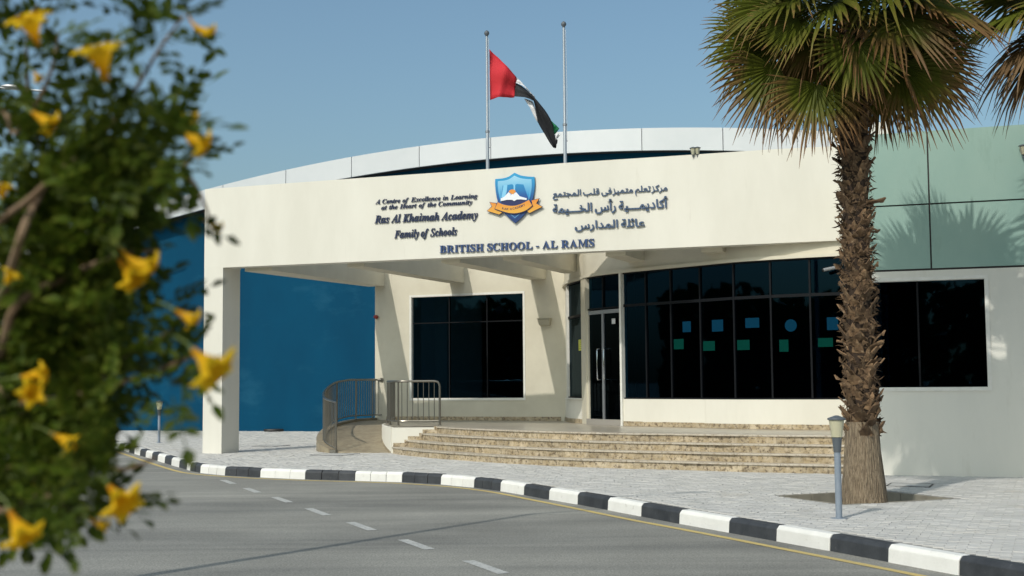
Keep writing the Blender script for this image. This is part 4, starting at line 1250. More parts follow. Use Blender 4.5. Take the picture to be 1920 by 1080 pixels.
mid = curve_pts([(325, 632), (420, 672), (540, 692), (640, 685), (750, 645), (850, 592)]) + curve_pts([(902, 690), (800, 765), (680, 808), (540, 815), (400, 782), (278, 740)])
for nm, pp, d0 in (('ribbon_tail', tailL, .05), ('ribbon_tail', tailR, .05), ('ribbon', mid, .075)):
    plate(grow(pp, 13), d0 - .012, d0 + .008, nm + '_edge', M['navyedge'], crest)
    plate(pp, d0 + .008, d0 + .018, nm, M['ribbon'], crest)
txt = "RAK ACADEMY"
x_, tot_ = 0.0, 0.0
gl = []
for c in txt:
    if c == ' ': x_ += .35; continue
    vs, fs = text_raw(c, 1, .01); x0 = min(v.x for v in vs); x1 = max(v.x for v in vs)
    gl.append((x_, [V((v.x - x0, v.y, v.z)) for v in vs], fs, x1 - x0)); x_ += x1 - x0 + .10
for gx, vs, fs, gw in gl:
    k = (gx + gw / 2) / x_
    bx, by = 398 + 400 * k, 742 + 40 * math.sin(math.pi * (k ** .8)) - 62 * k + 4
    dx, dy = 400, 40 * math.pi * math.cos(math.pi * k) - 62
    l_ = math.hypot(dx, dy); dx, dy = dx / l_, dy / l_
    sc = 400 / x_
    P_ = lambda v: cz(bx + (v.x - gw / 2) * sc * dx + v.y * sc * .9 * dy * 1.0, by + (v.x - gw / 2) * sc * dy - v.y * sc * .95 * dx)
    mb = MB(); mb.add([wallpt(F0, FT, *P_(v), .093 + .004 * (v.z + .5)) for v in vs], fs)
    mb.build('ribbon_letter', M['navyedge'], crest)

# ================================================================ FLAGPOLES AND FLAG
def flagpole(px_b, py_b, px_t, py_t, lb, u_off):
    o_ = F0 + FN * (FTK / 2)
    ub_, _ = uz(px_b, py_b, o_, FT); p = wallpt(o_, FT, ub_, fz(ub_) - .001)
    zt = at_plane(px_t, py_t, V((p.x, p.y, 0)), V((0, 1, 0))).z
    e = empty('flagpole', p, lb, 'flagpole', 'flagpoles on the canopy')
    hgt = zt - p.z
    MB().tube([p, p + Z * hgt * .27, p + Z * hgt * .28, p + Z * (hgt - .1)], [.036, .036, .030, .025], 14).build('pole', M['pole'], e, smooth=True)
    MB().lathe(p, [(.085, 0), (.085, .012), (.045, .02)], 14).build('base_flange', M['pole'], e)
    MB().lathe(p + Z * hgt * .27, [(.036, 0), (.046, .005), (.046, .05), (.032, .055)], 14).build('collar', M['alu'], e, smooth=True)
    MB().lathe(p + Z * (hgt - .1), [(.028, 0), (.03, .02), (.05, .045), (.058, .075), (.045, .11), (.012, .135)], 14).build('finial', M['capgrey'], e, smooth=True)
    h0 = p + V((.045, -.01, .5)); h1 = p + V((.038, -.01, hgt - .14))
    MB().tube([h0, h0.lerp(h1, .5) + V((.012, 0, 0)), h1], .004, 5).build('halyard', M['paperw'], e)
    MB().tube([p + V((.03, -.01, .5)), p + V((.06, -.01, .5))], .008, 6).build('cleat', M['capgrey'], e)
    return p, e
fp1, fe1 = flagpole(914.3, 317, 912.2, 60, 'flagpole flying the red, black, white and green flag', 0)
fp2, fe2 = flagpole(1059.8, 306, 1056.4, 43, 'bare flagpole without a flag, standing closer to the palm', 0)
flag = empty('national_flag', at_y(918, 140, fp1.y), 'drooping flag with a red hoist band and green, white and black stripes', 'flag')
def strip(top, bot, name, m, d0=0.0, amp=.05, ph=0.0, n=14, k=8):
    a = resample([at_y(x, y, fp1.y) for x, y in top], n=n); b = resample([at_y(x, y, fp1.y) for x, y in bot], n=n)
    mb = MB(); vs = []
    for i in range(n + 1):
        for j in range(k + 1):
            p = a[i].lerp(b[i], j / k)
            w = amp * math.sin(3.2 * i / n * 2 + j / k * 2.2 + ph) + amp * .5 * math.sin(9 * j / k + 3 * i / n + ph) + .012 * math.sin(17 * i / n + 5 * j / k)
            vs.append(p + V((0, d0 + w, 0)))
    fs = [(i * (k + 1) + j, (i + 1) * (k + 1) + j, (i + 1) * (k + 1) + j + 1, i * (k + 1) + j + 1) for i in range(n) for j in range(k)]
    o = mb.add(vs, fs).build(name, m, flag, smooth=True)
    md = o.modifiers.new('cloth', 'SOLIDIFY'); md.thickness = .004
    return o
strip([(917.5, 91.5), (935, 107), (952, 127), (968.2, 144.5)], [(919, 187), (935, 184), (950, 182.6), (964.5, 182.2)], 'red_band', M['red'], 0, .07, .3)
strip([(968, 144.5), (974, 149), (981, 157), (990, 168), (1003, 182)], [(967.4, 155), (974, 157.5), (981, 161.5), (990, 170), (1003, 183)], 'white_stripe', M['flagw'], .01, .02)
strip([(967.4, 154.5), (980.5, 160.5), (993, 173), (1005.5, 187), (1022, 208), (1030.5, 221.7), (1036, 233), (1039, 252), (1044.6, 269), (1043.2, 277)],
      [(964.3, 182.2), (983, 184), (1000, 189.7), (1004.5, 207.8), (1008.3, 228.6), (1015, 241), (1022, 252), (1030, 266), (1036.5, 277), (1037.5, 277.5)], 'black_stripe', M['flagk'], -.02, .06, 1.2)
strip([(983, 184), (991, 185.5), (999.5, 189.2), (1004.5, 207.5), (1008, 226)], [(983.4, 184.6), (988, 193), (994, 203), (1000.5, 216), (1007.6, 228)], 'white_stripe', M['flagw'], .03, .03)
strip([(1031.5, 223), (1038, 230), (1048.8, 241)], [(1035.5, 234), (1037.5, 243), (1039.5, 252.5)], 'green_stripe', M['flagg'], .02, .02)
strip([(1039.5, 252.5), (1045, 250), (1051.4, 250.8)], [(1042, 262), (1043, 261), (1044.3, 260)], 'white_stripe', M['flagw'], .01, .02)
strip([(1042.6, 260), (1044, 261), (1045.6, 262.4)], [(1043.6, 270), (1044, 270), (1044.4, 269.6)], 'black_stripe', M['flagk'], .0, .01)

# ================================================================ WALL FITTINGS
p = wallhit(1023, 603)
e = empty('wall_light', p, 'beige box wall light on the shaded wall between the window and the door', 'wall light')
a, z = uz(1012, 604, MW0, T); b, _ = uz(1034, 604, MW0, T)
zt = uz(1023, 597.5, MW0, T)[1]; zb = uz(1023, 610.5, MW0, T)[1]
mb = MB(); w = b - a
vs = [wallpt(MW0, T, a + .02, zb, .002), wallpt(MW0, T, b - .02, zb, .002), wallpt(MW0, T, b - .01, zb + .01, .13), wallpt(MW0, T, a + .03, zb + .01, .13)]
vs += [wallpt(MW0, T, a, zt, .002), wallpt(MW0, T, b, zt, .002), wallpt(MW0, T, b, zt - .02, .17), wallpt(MW0, T, a, zt - .02, .17)]
mb.add(vs, [(0, 3, 2, 1), (4, 5, 6, 7), (3, 7, 6, 2), (0, 1, 5, 4), (1, 2, 6, 5), (0, 4, 7, 3)]); mb.build('housing', M['fitting'], e, bevel=.006)
MB().box(wallpt(MW0, T, a - .008, zt - .012, .18), T * (w + .016), N * .178, Z * .02).build('lid', M['fitting'], e, bevel=.003)
# fire alarm on the corner
u_, z_ = uz(688.5, 595, MW0, T)
p = wallpt(MW0, T, .06, z_, 0)
e = empty('fire_alarm_sounder', p, 'small dark red fire alarm sounder at the corner of the cream wall', 'alarm')
MB().tube([p, p - N * .03], .055, 14).build('base', M['fitting'], e, smooth=True)
MB().tube([p - N * .03, p - N * .06, p - N * .11 - T * .0, p - N * .12], [.05, .058, .045, .02], 14).build('horn', M['alarm'], e, smooth=True)
p2 = p - T * .075 - N * .02
MB().box(p2, T * .04, N * .05, Z * .05).build('bracket', M['fitting'], e)
# camera on the curved wall
a = cpos(1572, 505); s_ = arc_of(a); q, t = cat(s_); n_ = V((t.y, -t.x, 0)); q = q + Z * at_z(1572, 505, 3.95).z
q.z = at_plane(1575, 503, q, n_).z
e = empty('security_camera', q, 'grey bullet security camera on a bracket above the curved window by the palm', 'camera')
MB().tube([q, q + n_ * .12, q + n_ * .2 - t * .06], .016, 8).build('bracket', M['fitting'], e, smooth=True)
c0 = q + n_ * .22 - t * .02; c1 = c0 - t * .22 + n_ * .10 - Z * .05
MB().tube([c0, c1], .035, 12).build('housing', M['alu'], e, smooth=True)
MB().tube([c1, c1 + (c1 - c0).normalized() * .02], .03, 12).build('lens', M['hose'], e, smooth=True)

# ================================================================ BOLLARD LIGHTS
def bollard(p, lb, sc=1.0):
    e = empty('bollard_light', p, lb, 'bollard light', 'bollard lights on the pavement')
    MB().lathe(p, [(.095, .0), (.095, .006), (.05, .010)], 18).build('base_plate', M['postgrey'], e)
    MB().lathe(p, [(.037, 0.0), (.037, .76)], 20).build('post', M['postgrey'], e, smooth=True)
    MB().lathe(p, [(.041, .745), (.043, .755), (.046, .80), (.056, .905), (.057, .91)], 20).build('collar', M['capgrey'], e, smooth=True)
    MB().lathe(p, [(.05, .91), (.061, .915), (.068, .98), (.086, 1.10), (.086, 1.105)], 20).build('lens', M['lens'], e, smooth=True)
    MB().lathe(p, [(.086, 1.105), (.100, 1.108), (.103, 1.118), (.100, 1.127), (.070, 1.14), (.02, 1.158), (.004, 1.160)], 22).build('cap', M['capgrey'], e, smooth=True)
    return e
bollard(at_z(1573.3, 972.2), 'grey bollard light with a frosted lens, standing in front of the palm tree')
bollard(at_z(298, 830.3), 'grey bollard light standing alone before the blue hall wall')
# street light outside the frame; its shadow crosses the road
bp_ = V((-.56, 15.1, -.16)) - V((.53, .69, 0)) * 9.0
q0 = at_y(-260, 900, 40); q0.z = -.2; qa = at_y(-60, 158, 40); qb = at_y(88, 171, 40)
e2 = empty('street_light', q0, 'distant street light arm reaching in above the shrub', 'street light')
MB().tube([q0, V((q0.x, q0.y, qa.z - 1.2)), V((q0.x + .4, q0.y, qa.z - .3)), qa], [.09, .06, .05, .045], 8).build('pole', M['pole'], e2, smooth=True)
MB().tube([qa, at_y(0, 165, 40), qb], [.045, .04, .03], 8).build('arm', M['pole'], e2, smooth=True)
MB().tube([at_y(2, 162, 40), at_y(12, 162, 40), at_y(40, 163.5, 40), at_y(50, 167, 40)], [.03, .08, .08, .02], 8).build('lamp_head', M['alu'], e2, smooth=True)
e = empty('street_light', bp_, 'tall street light at the roadside whose thin shadow falls across the road', 'street light')
MB().tube([bp_, bp_ + Z * 3, bp_ + Z * 9], [.085, .075, .05], 12).build('pole', M['pole'], e, smooth=True)
MB().tube([bp_ + Z * 9, bp_ + Z * 9 + V((.9, .45, .12)), bp_ + Z * 9 + V((1.9, 1.0, .16))], [.04, .032, .028], 8).build('arm', M['pole'], e, smooth=True)
hd = bp_ + Z * 9.16 + V((1.9, 1.0, 0))
MB().tube([hd, hd + V((.12, .06, 0)), hd + V((.5, .26, 0)), hd + V((.6, .31, 0))], [.03, .07, .07, .03], 8).build('lamp_head', M['alu'], e, smooth=True)
MB().lathe(bp_, [(.16, 0), (.16, .02), (.1, .03)], 12).build('base_plate', M['pole'], e)

# ================================================================ PALMS
def frond(parent, c, az, el, Lp, Rb, bd=None, droop=.35, amax=105, nseg=34, m='frond', sag=.25, kink=.15, name='frond', hub_at=None, face=None, roll=0.0):
    """fan leaf: stalk from c, then a fan of pleated segments; bd overrides the fan's own direction"""
    a, e = rad(az), rad(el)
    d0 = V((math.cos(a) * math.cos(e), math.sin(a) * math.cos(e), math.sin(e)))
    pts = []
    for k in range(6):
        s = k / 5
        if hub_at is None: pts.append(c + d0 * (.08 + s * Lp) - Z * sag * s * s * Lp)
        else: pts.append(c.lerp(hub_at, s) + Z * (.22 * math.sin(math.pi * s * .9)) * (hub_at - c).length * .6)
    hub = pts[-1]
    ax = (pts[-1] - pts[-2]).normalized()
    if bd is None:
        bd = (ax + V((0, 0, -.18 - max(0, .3 - e) * .3))).normalized()
    else: bd = V(bd).normalized()
    side = bd.cross(Z)
    if side.length < .15: side = V((-math.sin(a), math.cos(a), 0))
    side.normalize()
    side = (side + Z * R.uniform(-.25, .25)).normalized()
    if face is not None: side = bd.cross(V(face)).normalized()
    if roll: side = Matrix.Rotation(rad(roll), 3, bd) @ side
    nrm = side.cross(bd).normalized()
    side = (side - bd * side.dot(bd)).normalized()
    st = MB(); st.tube(pts, [.022, .018, .015, .013, .011, .009], 5)
    mb = MB()
    mb.v, mb.f = st.v, st.f
    mb.uv = [(.15, .5)] * len(st.v)
    am = rad(amax); dl = 2 * am / nseg
    S_ = (.02, .26, .5, .68, .84, 1.0)
    for i in range(nseg):
        al = -am + dl * (i + .5)
        L = Rb * (1 - .28 * (al / am) ** 2) * R.uniform(.93, 1.05)
        dr = bd * math.cos(al) + side * math.sin(al)
        # margins cup towards the stalk
        dr = (dr + nrm * (.25 * (al / am) ** 2)).normalized()
        sd = bd * -math.sin(al) + side * math.cos(al)
        dj = droop * R.uniform(.7, 1.4); sw = R.uniform(-.05, .05)
        kk = R.random() < kink; rv = R.random(); kdir = V((R.uniform(-.4, .4), R.uniform(-.4, .4), -1))
        split = R.uniform(.50, .64)
        k0 = len(mb.v)
        for j, s in enumerate(S_):
            ex = max(0, s - .35)
            p = hub + dr * s * L - Z * dj * ex ** 1.8 * L * 1.6 + sd * sw * ex * L
            if kk and s > .8: p += kdir * (s - .8) * L * .7
            w0 = s * L * math.tan(dl / 2)
            if s > split: w0 = split * L * math.tan(dl / 2) * ((1 - s) / (1 - split)) ** .7
            w0 = max(w0 * 1.04, .0016)
            mb.v += [p - sd * w0, p + nrm * w0 * (.7 if i % 2 else -.7) * 1.0, p + sd * w0]
            mb.uv += [(s, rv)] * 3
        for j in range(len(S_) - 1):
            q = k0 + 3 * j
            mb.f += [(q, q + 1, q + 4, q + 3), (q + 1, q + 2, q + 5, q + 4)]
    return mb.build(name, M[m], parent)

def palm_crown(parent, c, n, seed, extra=()):
    rr = random.Random(seed)
    for k in range(n):
        t = k / (n - 1)
        az = k * 137.508 + rr.uniform(-12, 12)
        el = 84 - 112 * t + rr.uniform(-8, 8)
        old = el < -6
        m = 'frond' if el > 0 else ('frond_old' if rr.random() < .88 else 'frond_dead')
        if el > 5 and rr.random() < .12: m = 'frond_old'
        Lp = rr.uniform(.62, .95) * (.75 if old else 1)
        Rb = rr.uniform(.95, 1.2) * (.85 if el > 65 else 1) * (.86 if old else 1)
        frond(parent, c + Z * (.25 - .50 * t) , az, el, Lp, Rb, droop=.10 + .22 * t, m=m, sag=.10 + .22 * t, amax=rr.uniform(95, 120), kink=.05 + .3 * t, roll=rr.uniform(-55, 55))
    for kw in extra: frond(parent, c, **kw)

def trunk_palm(base, top, lb, seed, boots=True):
    rr = random.Random(seed)
    e = empty('palm_tree', base, lb, 'palm tree', 'fan palms beside the building')
    def axis(z):
        k = max(0, min(1, (z - base.z) / (top.z - base.z)))
        return V((base.x + (top.x - base.x) * k, base.y + (top.y - base.y) * k, z))
    def rad_at(z):
        h = z - base.z
        return .190 + .055 * math.exp(-max(0, h - .4) / .8) + .09 * math.exp(-max(0, h + .05) / .35) - .02 * h / 5
    # smooth flared foot with fissures
    mb = MB(); n = 56; rows = []
    zs = [-.15 + k * .045 for k in range(27)]
    for z in zs:
        for j in range(n):
            a = 2 * math.pi * j / n
            r = rad_at(z) * (1 + .018 * math.sin(a * 27 + 2 * math.sin(z * 5)) + .03 * noise.noise(V((math.cos(a) * 2, math.sin(a) * 2, z * 2))))
            rows.append(axis(z) + V((math.cos(a) * r, math.sin(a) * r, 0)))
    m_ = len(zs)
    mb.add(rows, [(i * n + j, i * n + (j + 1) % n, (i + 1) * n + (j + 1) % n, (i + 1) * n + j) for i in range(m_ - 1) for j in range(n)])
    mb.build('trunk_foot', M['bark'], e, smooth=True)
    zs = [1.0 + k * .2 for k in range(int((top.z - 1.0) / .2) + 1)] + [top.z + .15]
    MB().tube([axis(z) for z in zs], [(.165 if z < 5.4 else .15) for z in zs], 16).build('trunk', M['core'], e, smooth=True)
    # worn leaf bases, a few shapes, turned round the trunk in a spiral
    var = []
    for k in range(9):
        mb = MB(); w = rr.uniform(.05, .085); h = rr.uniform(.11, .19); out = rr.uniform(.02, .075); tw = rr.uniform(-.04, .04)
        vs = []; rows_ = 4
        for i in range(rows_ + 1):
            s = i / rows_
            ww = w * (1 - .2 * s - .45 * s * s) * (1 if i < rows_ else .7)
            o_ = out * (s ** 1.6) * 1.3
            for j in range(3):
                u = j - 1
                rag = rr.uniform(-.05, .05) if i == rows_ else 0
                vs.append(V((.0 + o_ - abs(u) * .022 * (1 - s * .3), u * ww + tw * s + rr.uniform(-.008, .008), h * s + rag)))
        b0 = len(vs)
        vs += [v - V((.016, 0, .004)) for v in vs]
        fs = []
        for i in range(rows_):
            for j in range(2):
                q = i * 3 + j
                fs.append((q, q + 1, q + 4, q + 3)); fs.append((b0 + q, b0 + q + 3, b0 + q + 4, b0 + q + 1))
        for j in range(2): q = rows_ * 3 + j; fs.append((q, q + 1, b0 + q + 1, b0 + q))
        for i in range(rows_):
            q = i * 3; fs.append((q, q + 3, b0 + q + 3, b0 + q)); q += 2; fs.append((q, b0 + q, b0 + q + 3, q + 3))
        me = bpy.data.meshes.new('leaf_base'); me.from_pydata(vs, [], fs); me.materials.append(M['boot']); var.append(me)
    N_ = 298
    for k in range(N_):
        t = k / N_
        z = .78 + t * (6.1 - .78)
        a = k * 2.39996 + rr.uniform(-.25, .25)
        c = axis(z)
        r = .160 + .03 * math.exp(-(z - .9) / .7) - (.02 if z > 5 else 0) + rr.uniform(-.012, .012)
        if not boots and k == 0: joined = MB()
        o = bpy.data.objects.new('leaf_base', rr.choice(var)); COL.objects.link(o); o.parent = e
        o.location = c + V((math.cos(a) * r, math.sin(a) * r, rr.uniform(-.03, .03))) - base
        flare = rr.uniform(-.05, .38) if rr.random() < .85 else rr.uniform(.5, 1.0)
        o.rotation_euler = (rr.uniform(-.25, .25), flare, a)
        s = rr.uniform(.85, 1.35); o.scale = (s, s * rr.uniform(.9, 1.3), s)
        if not boots:
            mt = Matrix.LocRotScale(o.location + base, o.rotation_euler, o.scale)
            joined.add([mt @ v.co for v in o.data.vertices], [tuple(p.vertices) for p in o.data.polygons]); bpy.data.objects.remove(o)
    if not boots: joined.build('leaf_bases', M['boot'], e, kind='stuff')
    # loose fibres and torn strands
    mb = MB()
    for k in range(2600):
        z = rr.uniform(.82, 5.7); a = rr.uniform(0, 6.283); c = axis(z); r = rr.uniform(.165, .215)
        p = c + V((math.cos(a) * r, math.sin(a) * r, 0))
        d_ = V((math.cos(a) * rr.uniform(.1, .8) - math.sin(a) * rr.uniform(-1, 1), math.sin(a) * rr.uniform(.1, .8) + math.cos(a) * rr.uniform(-1, 1), rr.uniform(-.9, .7))).normalized()
        l_ = rr.uniform(.04, .13); w = rr.choice((rr.uniform(.002, .006), rr.uniform(.008, .022))); s_ = d_.cross(V((math.cos(a), math.sin(a), 0)))
        if s_.length < .01: continue
        s_ = s_.normalized() * w
        q = p + d_ * l_ * .6; t_ = q + (d_ + V((0, 0, rr.uniform(-.8, .3)))).normalized() * l_ * .5
        mb.add([p - s_, p + s_, q + s_ * .7, q - s_ * .7, t_], [(0, 1, 2, 3), (3, 2, 4)])
    mb.build('fibre', M['fibre'], e, kind='stuff')
    return e
pb = V((pc.x, pc.y, -.14))
ptop = at_y(1596, 100, pb.y)
ptop = V((ptop.x, pb.y, 6.30))
palm = trunk_palm(pb, ptop, 'tall fan palm with shaggy trunk in the square tree pit beside the bollard light', 3)
fr_h = at_y(1607, 90, pb.y - .75)
cc = V((ptop.x, ptop.y, 6.60))

def hero(parent, c, px, py, y, bd, Rb, m='frond', tilt=(0, -1, .15), amax=112, droop=.12, kink=.15):
    """a frond whose hub stands at a surveyed point, its fan turned to show its face"""
    frond(parent, c + V((0, 0, -.12)), 0, 0, 1, Rb, bd=bd, hub_at=at_y(px, py, y), face=tilt, m=m, amax=amax, droop=droop, kink=kink)
CY = pb.y
heroes = [(1607, 88, CY - .95, (.02, -.25, -.97), .78, 'frond', (0, -1, -.1), 118, .04, .12),
          (1497, 44, CY - .7, (-.93, -.1, -.36), .72, 'frond', (0, -.8, .5), 80, .08, .2),
          (1448, 14, CY - .2, (-1, -.1, .02), .78, 'frond', (0, -.9, .3), 95, .10, .1),
          (1440, 95, CY - .1, (-.90, -.1, -.42), .92, 'frond', (.1, -1, .2), 85, .10, .12),
          (1425, 60, CY + .5, (-.97, .1, -.15), .85, 'frond', (0, -1, .3), 85, .14, .15),
          (1455, 135, CY - .35, (-.62, -.15, -.77), 1.02, 'frond_old', (.2, -1, .0), 72, .10, .45),
          (1530, 165, CY - .55, (-.28, -.25, -.93), 1.0, 'frond_old', (.0, -1, -.2), 78, .06, .35),
          (1560, 140, CY - .3, (.05, -.2, -.97), .98, 'frond_old', (.0, -1, -.1), 60, .05, .5),
          (1490, 120, CY + .4, (-.45, .1, -.88), 1.05, 'frond_dead', (.0, -1, .1), 60, .08, .5),
          (1690, 128, CY - .5, (.66, -.15, -.72), 1.12, 'frond_old', (-.1, -1, .0), 68, .10, .4),
          (1722, 78, CY - .2, (.93, -.1, -.35), .88, 'frond', (0, -1, .2), 88, .12, .15),
          (1745, 30, CY + .1, (.97, -.1, -.16), .78, 'frond', (0, -1, .3), 95, .12, .12),
          (1650, 150, CY + .3, (.35, .1, -.93), .95, 'frond_old', (0, -1, 0), 70, .06, .4),
          (1730, 120, CY + .5, (.85, .1, -.5), .95, 'frond_old', (0, -1, .1), 75, .12, .3),
          (1580, 15, CY - .6, (.1, -.7, -.4), .7, 'frond', (0, -.5, .8), 100, .25, .1),
          (1660, 20, CY - .5, (.5, -.5, -.5), .8, 'frond', (0, -.8, .5), 90, .2, .1)]
palm_crown(palm, cc, 40, 11, [])
for q in heroes: hero(palm, cc, *q)
# second palm, its crown reaching in from beyond the picture edge
pb2 = V((8.15, 17.3, -.14))
palm2 = trunk_palm(pb2, V((8.1, 17.3, 6.3)), 'second fan palm, only its drooping frond tips showing in the top corner', 5, boots=False)
palm_crown(palm2, V((8.1, 17.3, 6.75)), 28, 23, [dict(az=180, el=5, Lp=.85, Rb=1.15, bd=(-.9, -.1, -.3), droop=.35), dict(az=-170, el=-20, Lp=.8, Rb=1.15, bd=(-.75, -.1, -.62), droop=.4, m='frond_dead', kink=.5),
                                               dict(az=165, el=25, Lp=.9, Rb=1.15, bd=(-.95, -.1, .05), droop=.4), dict(az=175, el=-30, Lp=.7, Rb=1.15, bd=(-.6, -.1, -.8), droop=.3, m='frond_dead', kink=.5)])

# ================================================================ FLOWERING SHRUB
RB = random.Random(5)
shrub_base = V((-1.45, 2.15, -.16))
shrub = empty('flowering_shrub', shrub_base, 'large out-of-focus shrub with small green leaves and yellow trumpet flowers', 'shrub')
def B(px, py, d): return at_y(px, py, d)
stems = [([(-60, 560, 1.9), (-20, 440, 1.75), (60, 370, 1.66), (115, 318, 1.66), (180, 270, 1.75), (240, 190, 1.7), (300, 90, 1.6), (345, 30, 1.6)], .0060, .0016),
         ([(-80, 700, 1.9), (0, 560, 1.7), (50, 415, 1.62), (90, 330, 1.85), (60, 220, 1.9), (50, 90, 1.8), (70, 10, 1.7)], .0075, .0016),
         ([(-80, 760, 1.9), (0, 660, 1.75), (30, 575, 1.7), (120, 520, 1.7), (220, 480, 1.65), (300, 470, 1.6)], .009, .002),
         ([(-100, 800, 2.0), (30, 790, 1.95), (90, 660, 1.9), (150, 560, 1.9), (230, 420, 1.85), (330, 330, 1.8), (380, 270, 1.8)], .008, .002),
         ([(-100, 860, 2.0), (60, 850, 1.9), (150, 800, 1.85), (200, 690, 1.8), (290, 640, 1.75), (345, 600, 1.72)], .008, .002),
         ([(-100, 900, 1.9), (40, 900, 1.8), (140, 870, 1.75), (230, 880, 1.7), (290, 860, 1.68)], .007, .002),
         ([(-100, 780, 1.8), (30, 760, 1.75), (150, 740, 1.7), (280, 700, 1.68), (370, 665, 1.65)], .006, .002),
         ([(-60, 300, 1.8), (30, 250, 1.75), (90, 150, 1.7), (110, 60, 1.7)], .005, .002),
         ([(-100, 960, 1.8), (0, 960, 1.7), (80, 930, 1.65), (140, 960, 1.62), (200, 990, 1.6)], .006, .002),
         ([(0, 560, 1.8), (100, 520, 1.8), (170, 440, 1.8), (250, 360, 1.78), (350, 330, 1.75), (400, 430, 1.7)], .006, .002)]
low_b = B(-160, 1080, 2.1)
for pts, r0_, r1_ in stems:
    w = [B(*q) for q in pts]
    w = [shrub_base + V((R.uniform(-.05, .05), R.uniform(-.05, .05), 0)), shrub_base.lerp(w[0], .55) + V((-.12, 0, .1))] + w
    w = smooth_path(w, 5)
    MB().tube(w, [r0_ * 1.6 + (r1_ - r0_ * 1.6) * (k / (len(w) - 1)) ** .7 for k in range(len(w))], 7).build('stem', M['twig'], shrub, smooth=True)
# compound leaves
def compound(rr, L=.06, nl=4, size=.017):
    mb = MB(); mb.uv = []
    def leaflet(p, d, n_, l, w):
        s = d.cross(n_).normalized()
        a = p; b = p + d * l
        m1 = p + d * l * .45
        k = len(mb.v)
        mb.v += [a, m1 - s * w + n_ * w * .3, p + d * l * .8 - s * w * .6 + n_ * w * .15, b, p + d * l * .8 + s * w * .6 + n_ * w * .15, m1 + s * w + n_ * w * .3, m1 - n_ * .0]
        rv = rr.random()
        mb.uv += [(.1, rv), (.5, rv), (.8, rv), (1, rv), (.8, rv), (.5, rv), (.4, rv)]
        mb.f += [(k, k + 6, k + 1), (k + 1, k + 6, k + 3, k + 2), (k, k + 5, k + 6), (k + 6, k + 5, k + 4, k + 3)]
    up = V((0, 0, 1)); curv = rr.uniform(.1, .5)
    pt = lambda s: V((s * L, 0, -curv * s * s * L))
    for k in range(nl):
        s = .25 + .7 * k / nl
        for sg in (-1, 1):
            d_ = V((.55, sg * .85, rr.uniform(-.35, .2))).normalized()
            leaflet(pt(s), d_, up, size * rr.uniform(.8, 1.15) * (1.0 if 0 < k else .85), size * .30)
    leaflet(pt(1), V((1, 0, -.3)).normalized(), up, size * 1.2, size * .34)
    k = len(mb.v); w = .0008
    mb.v += [V((0, -w, 0)), V((0, w, 0)), pt(.5) + V((0, w, 0)), pt(.5) - V((0, w, 0)), pt(1) + V((0, w, 0)), pt(1) - V((0, w, 0))]
    mb.uv += [(.3, .5)] * 6
    mb.f += [(k, k + 1, k + 2, k + 3), (k + 3, k + 2, k + 4, k + 5)]
    return mb
lv = []
for k in range(7):
    c_ = compound(RB, RB.uniform(.045, .065), RB.choice((3, 3, 4)), RB.uniform(.017, .023))
    lv.append(c_)
lm = []
for c_ in lv:
    me = bpy.data.meshes.new('leaf'); me.from_pydata(c_.v, [], c_.f); l = me.uv_layers.new(name='UVMap')
    for lp in me.loops: l.data[lp.index].uv = c_.uv[lp.vertex_index]
    me.materials.append(M['leaf']); lm.append(me)
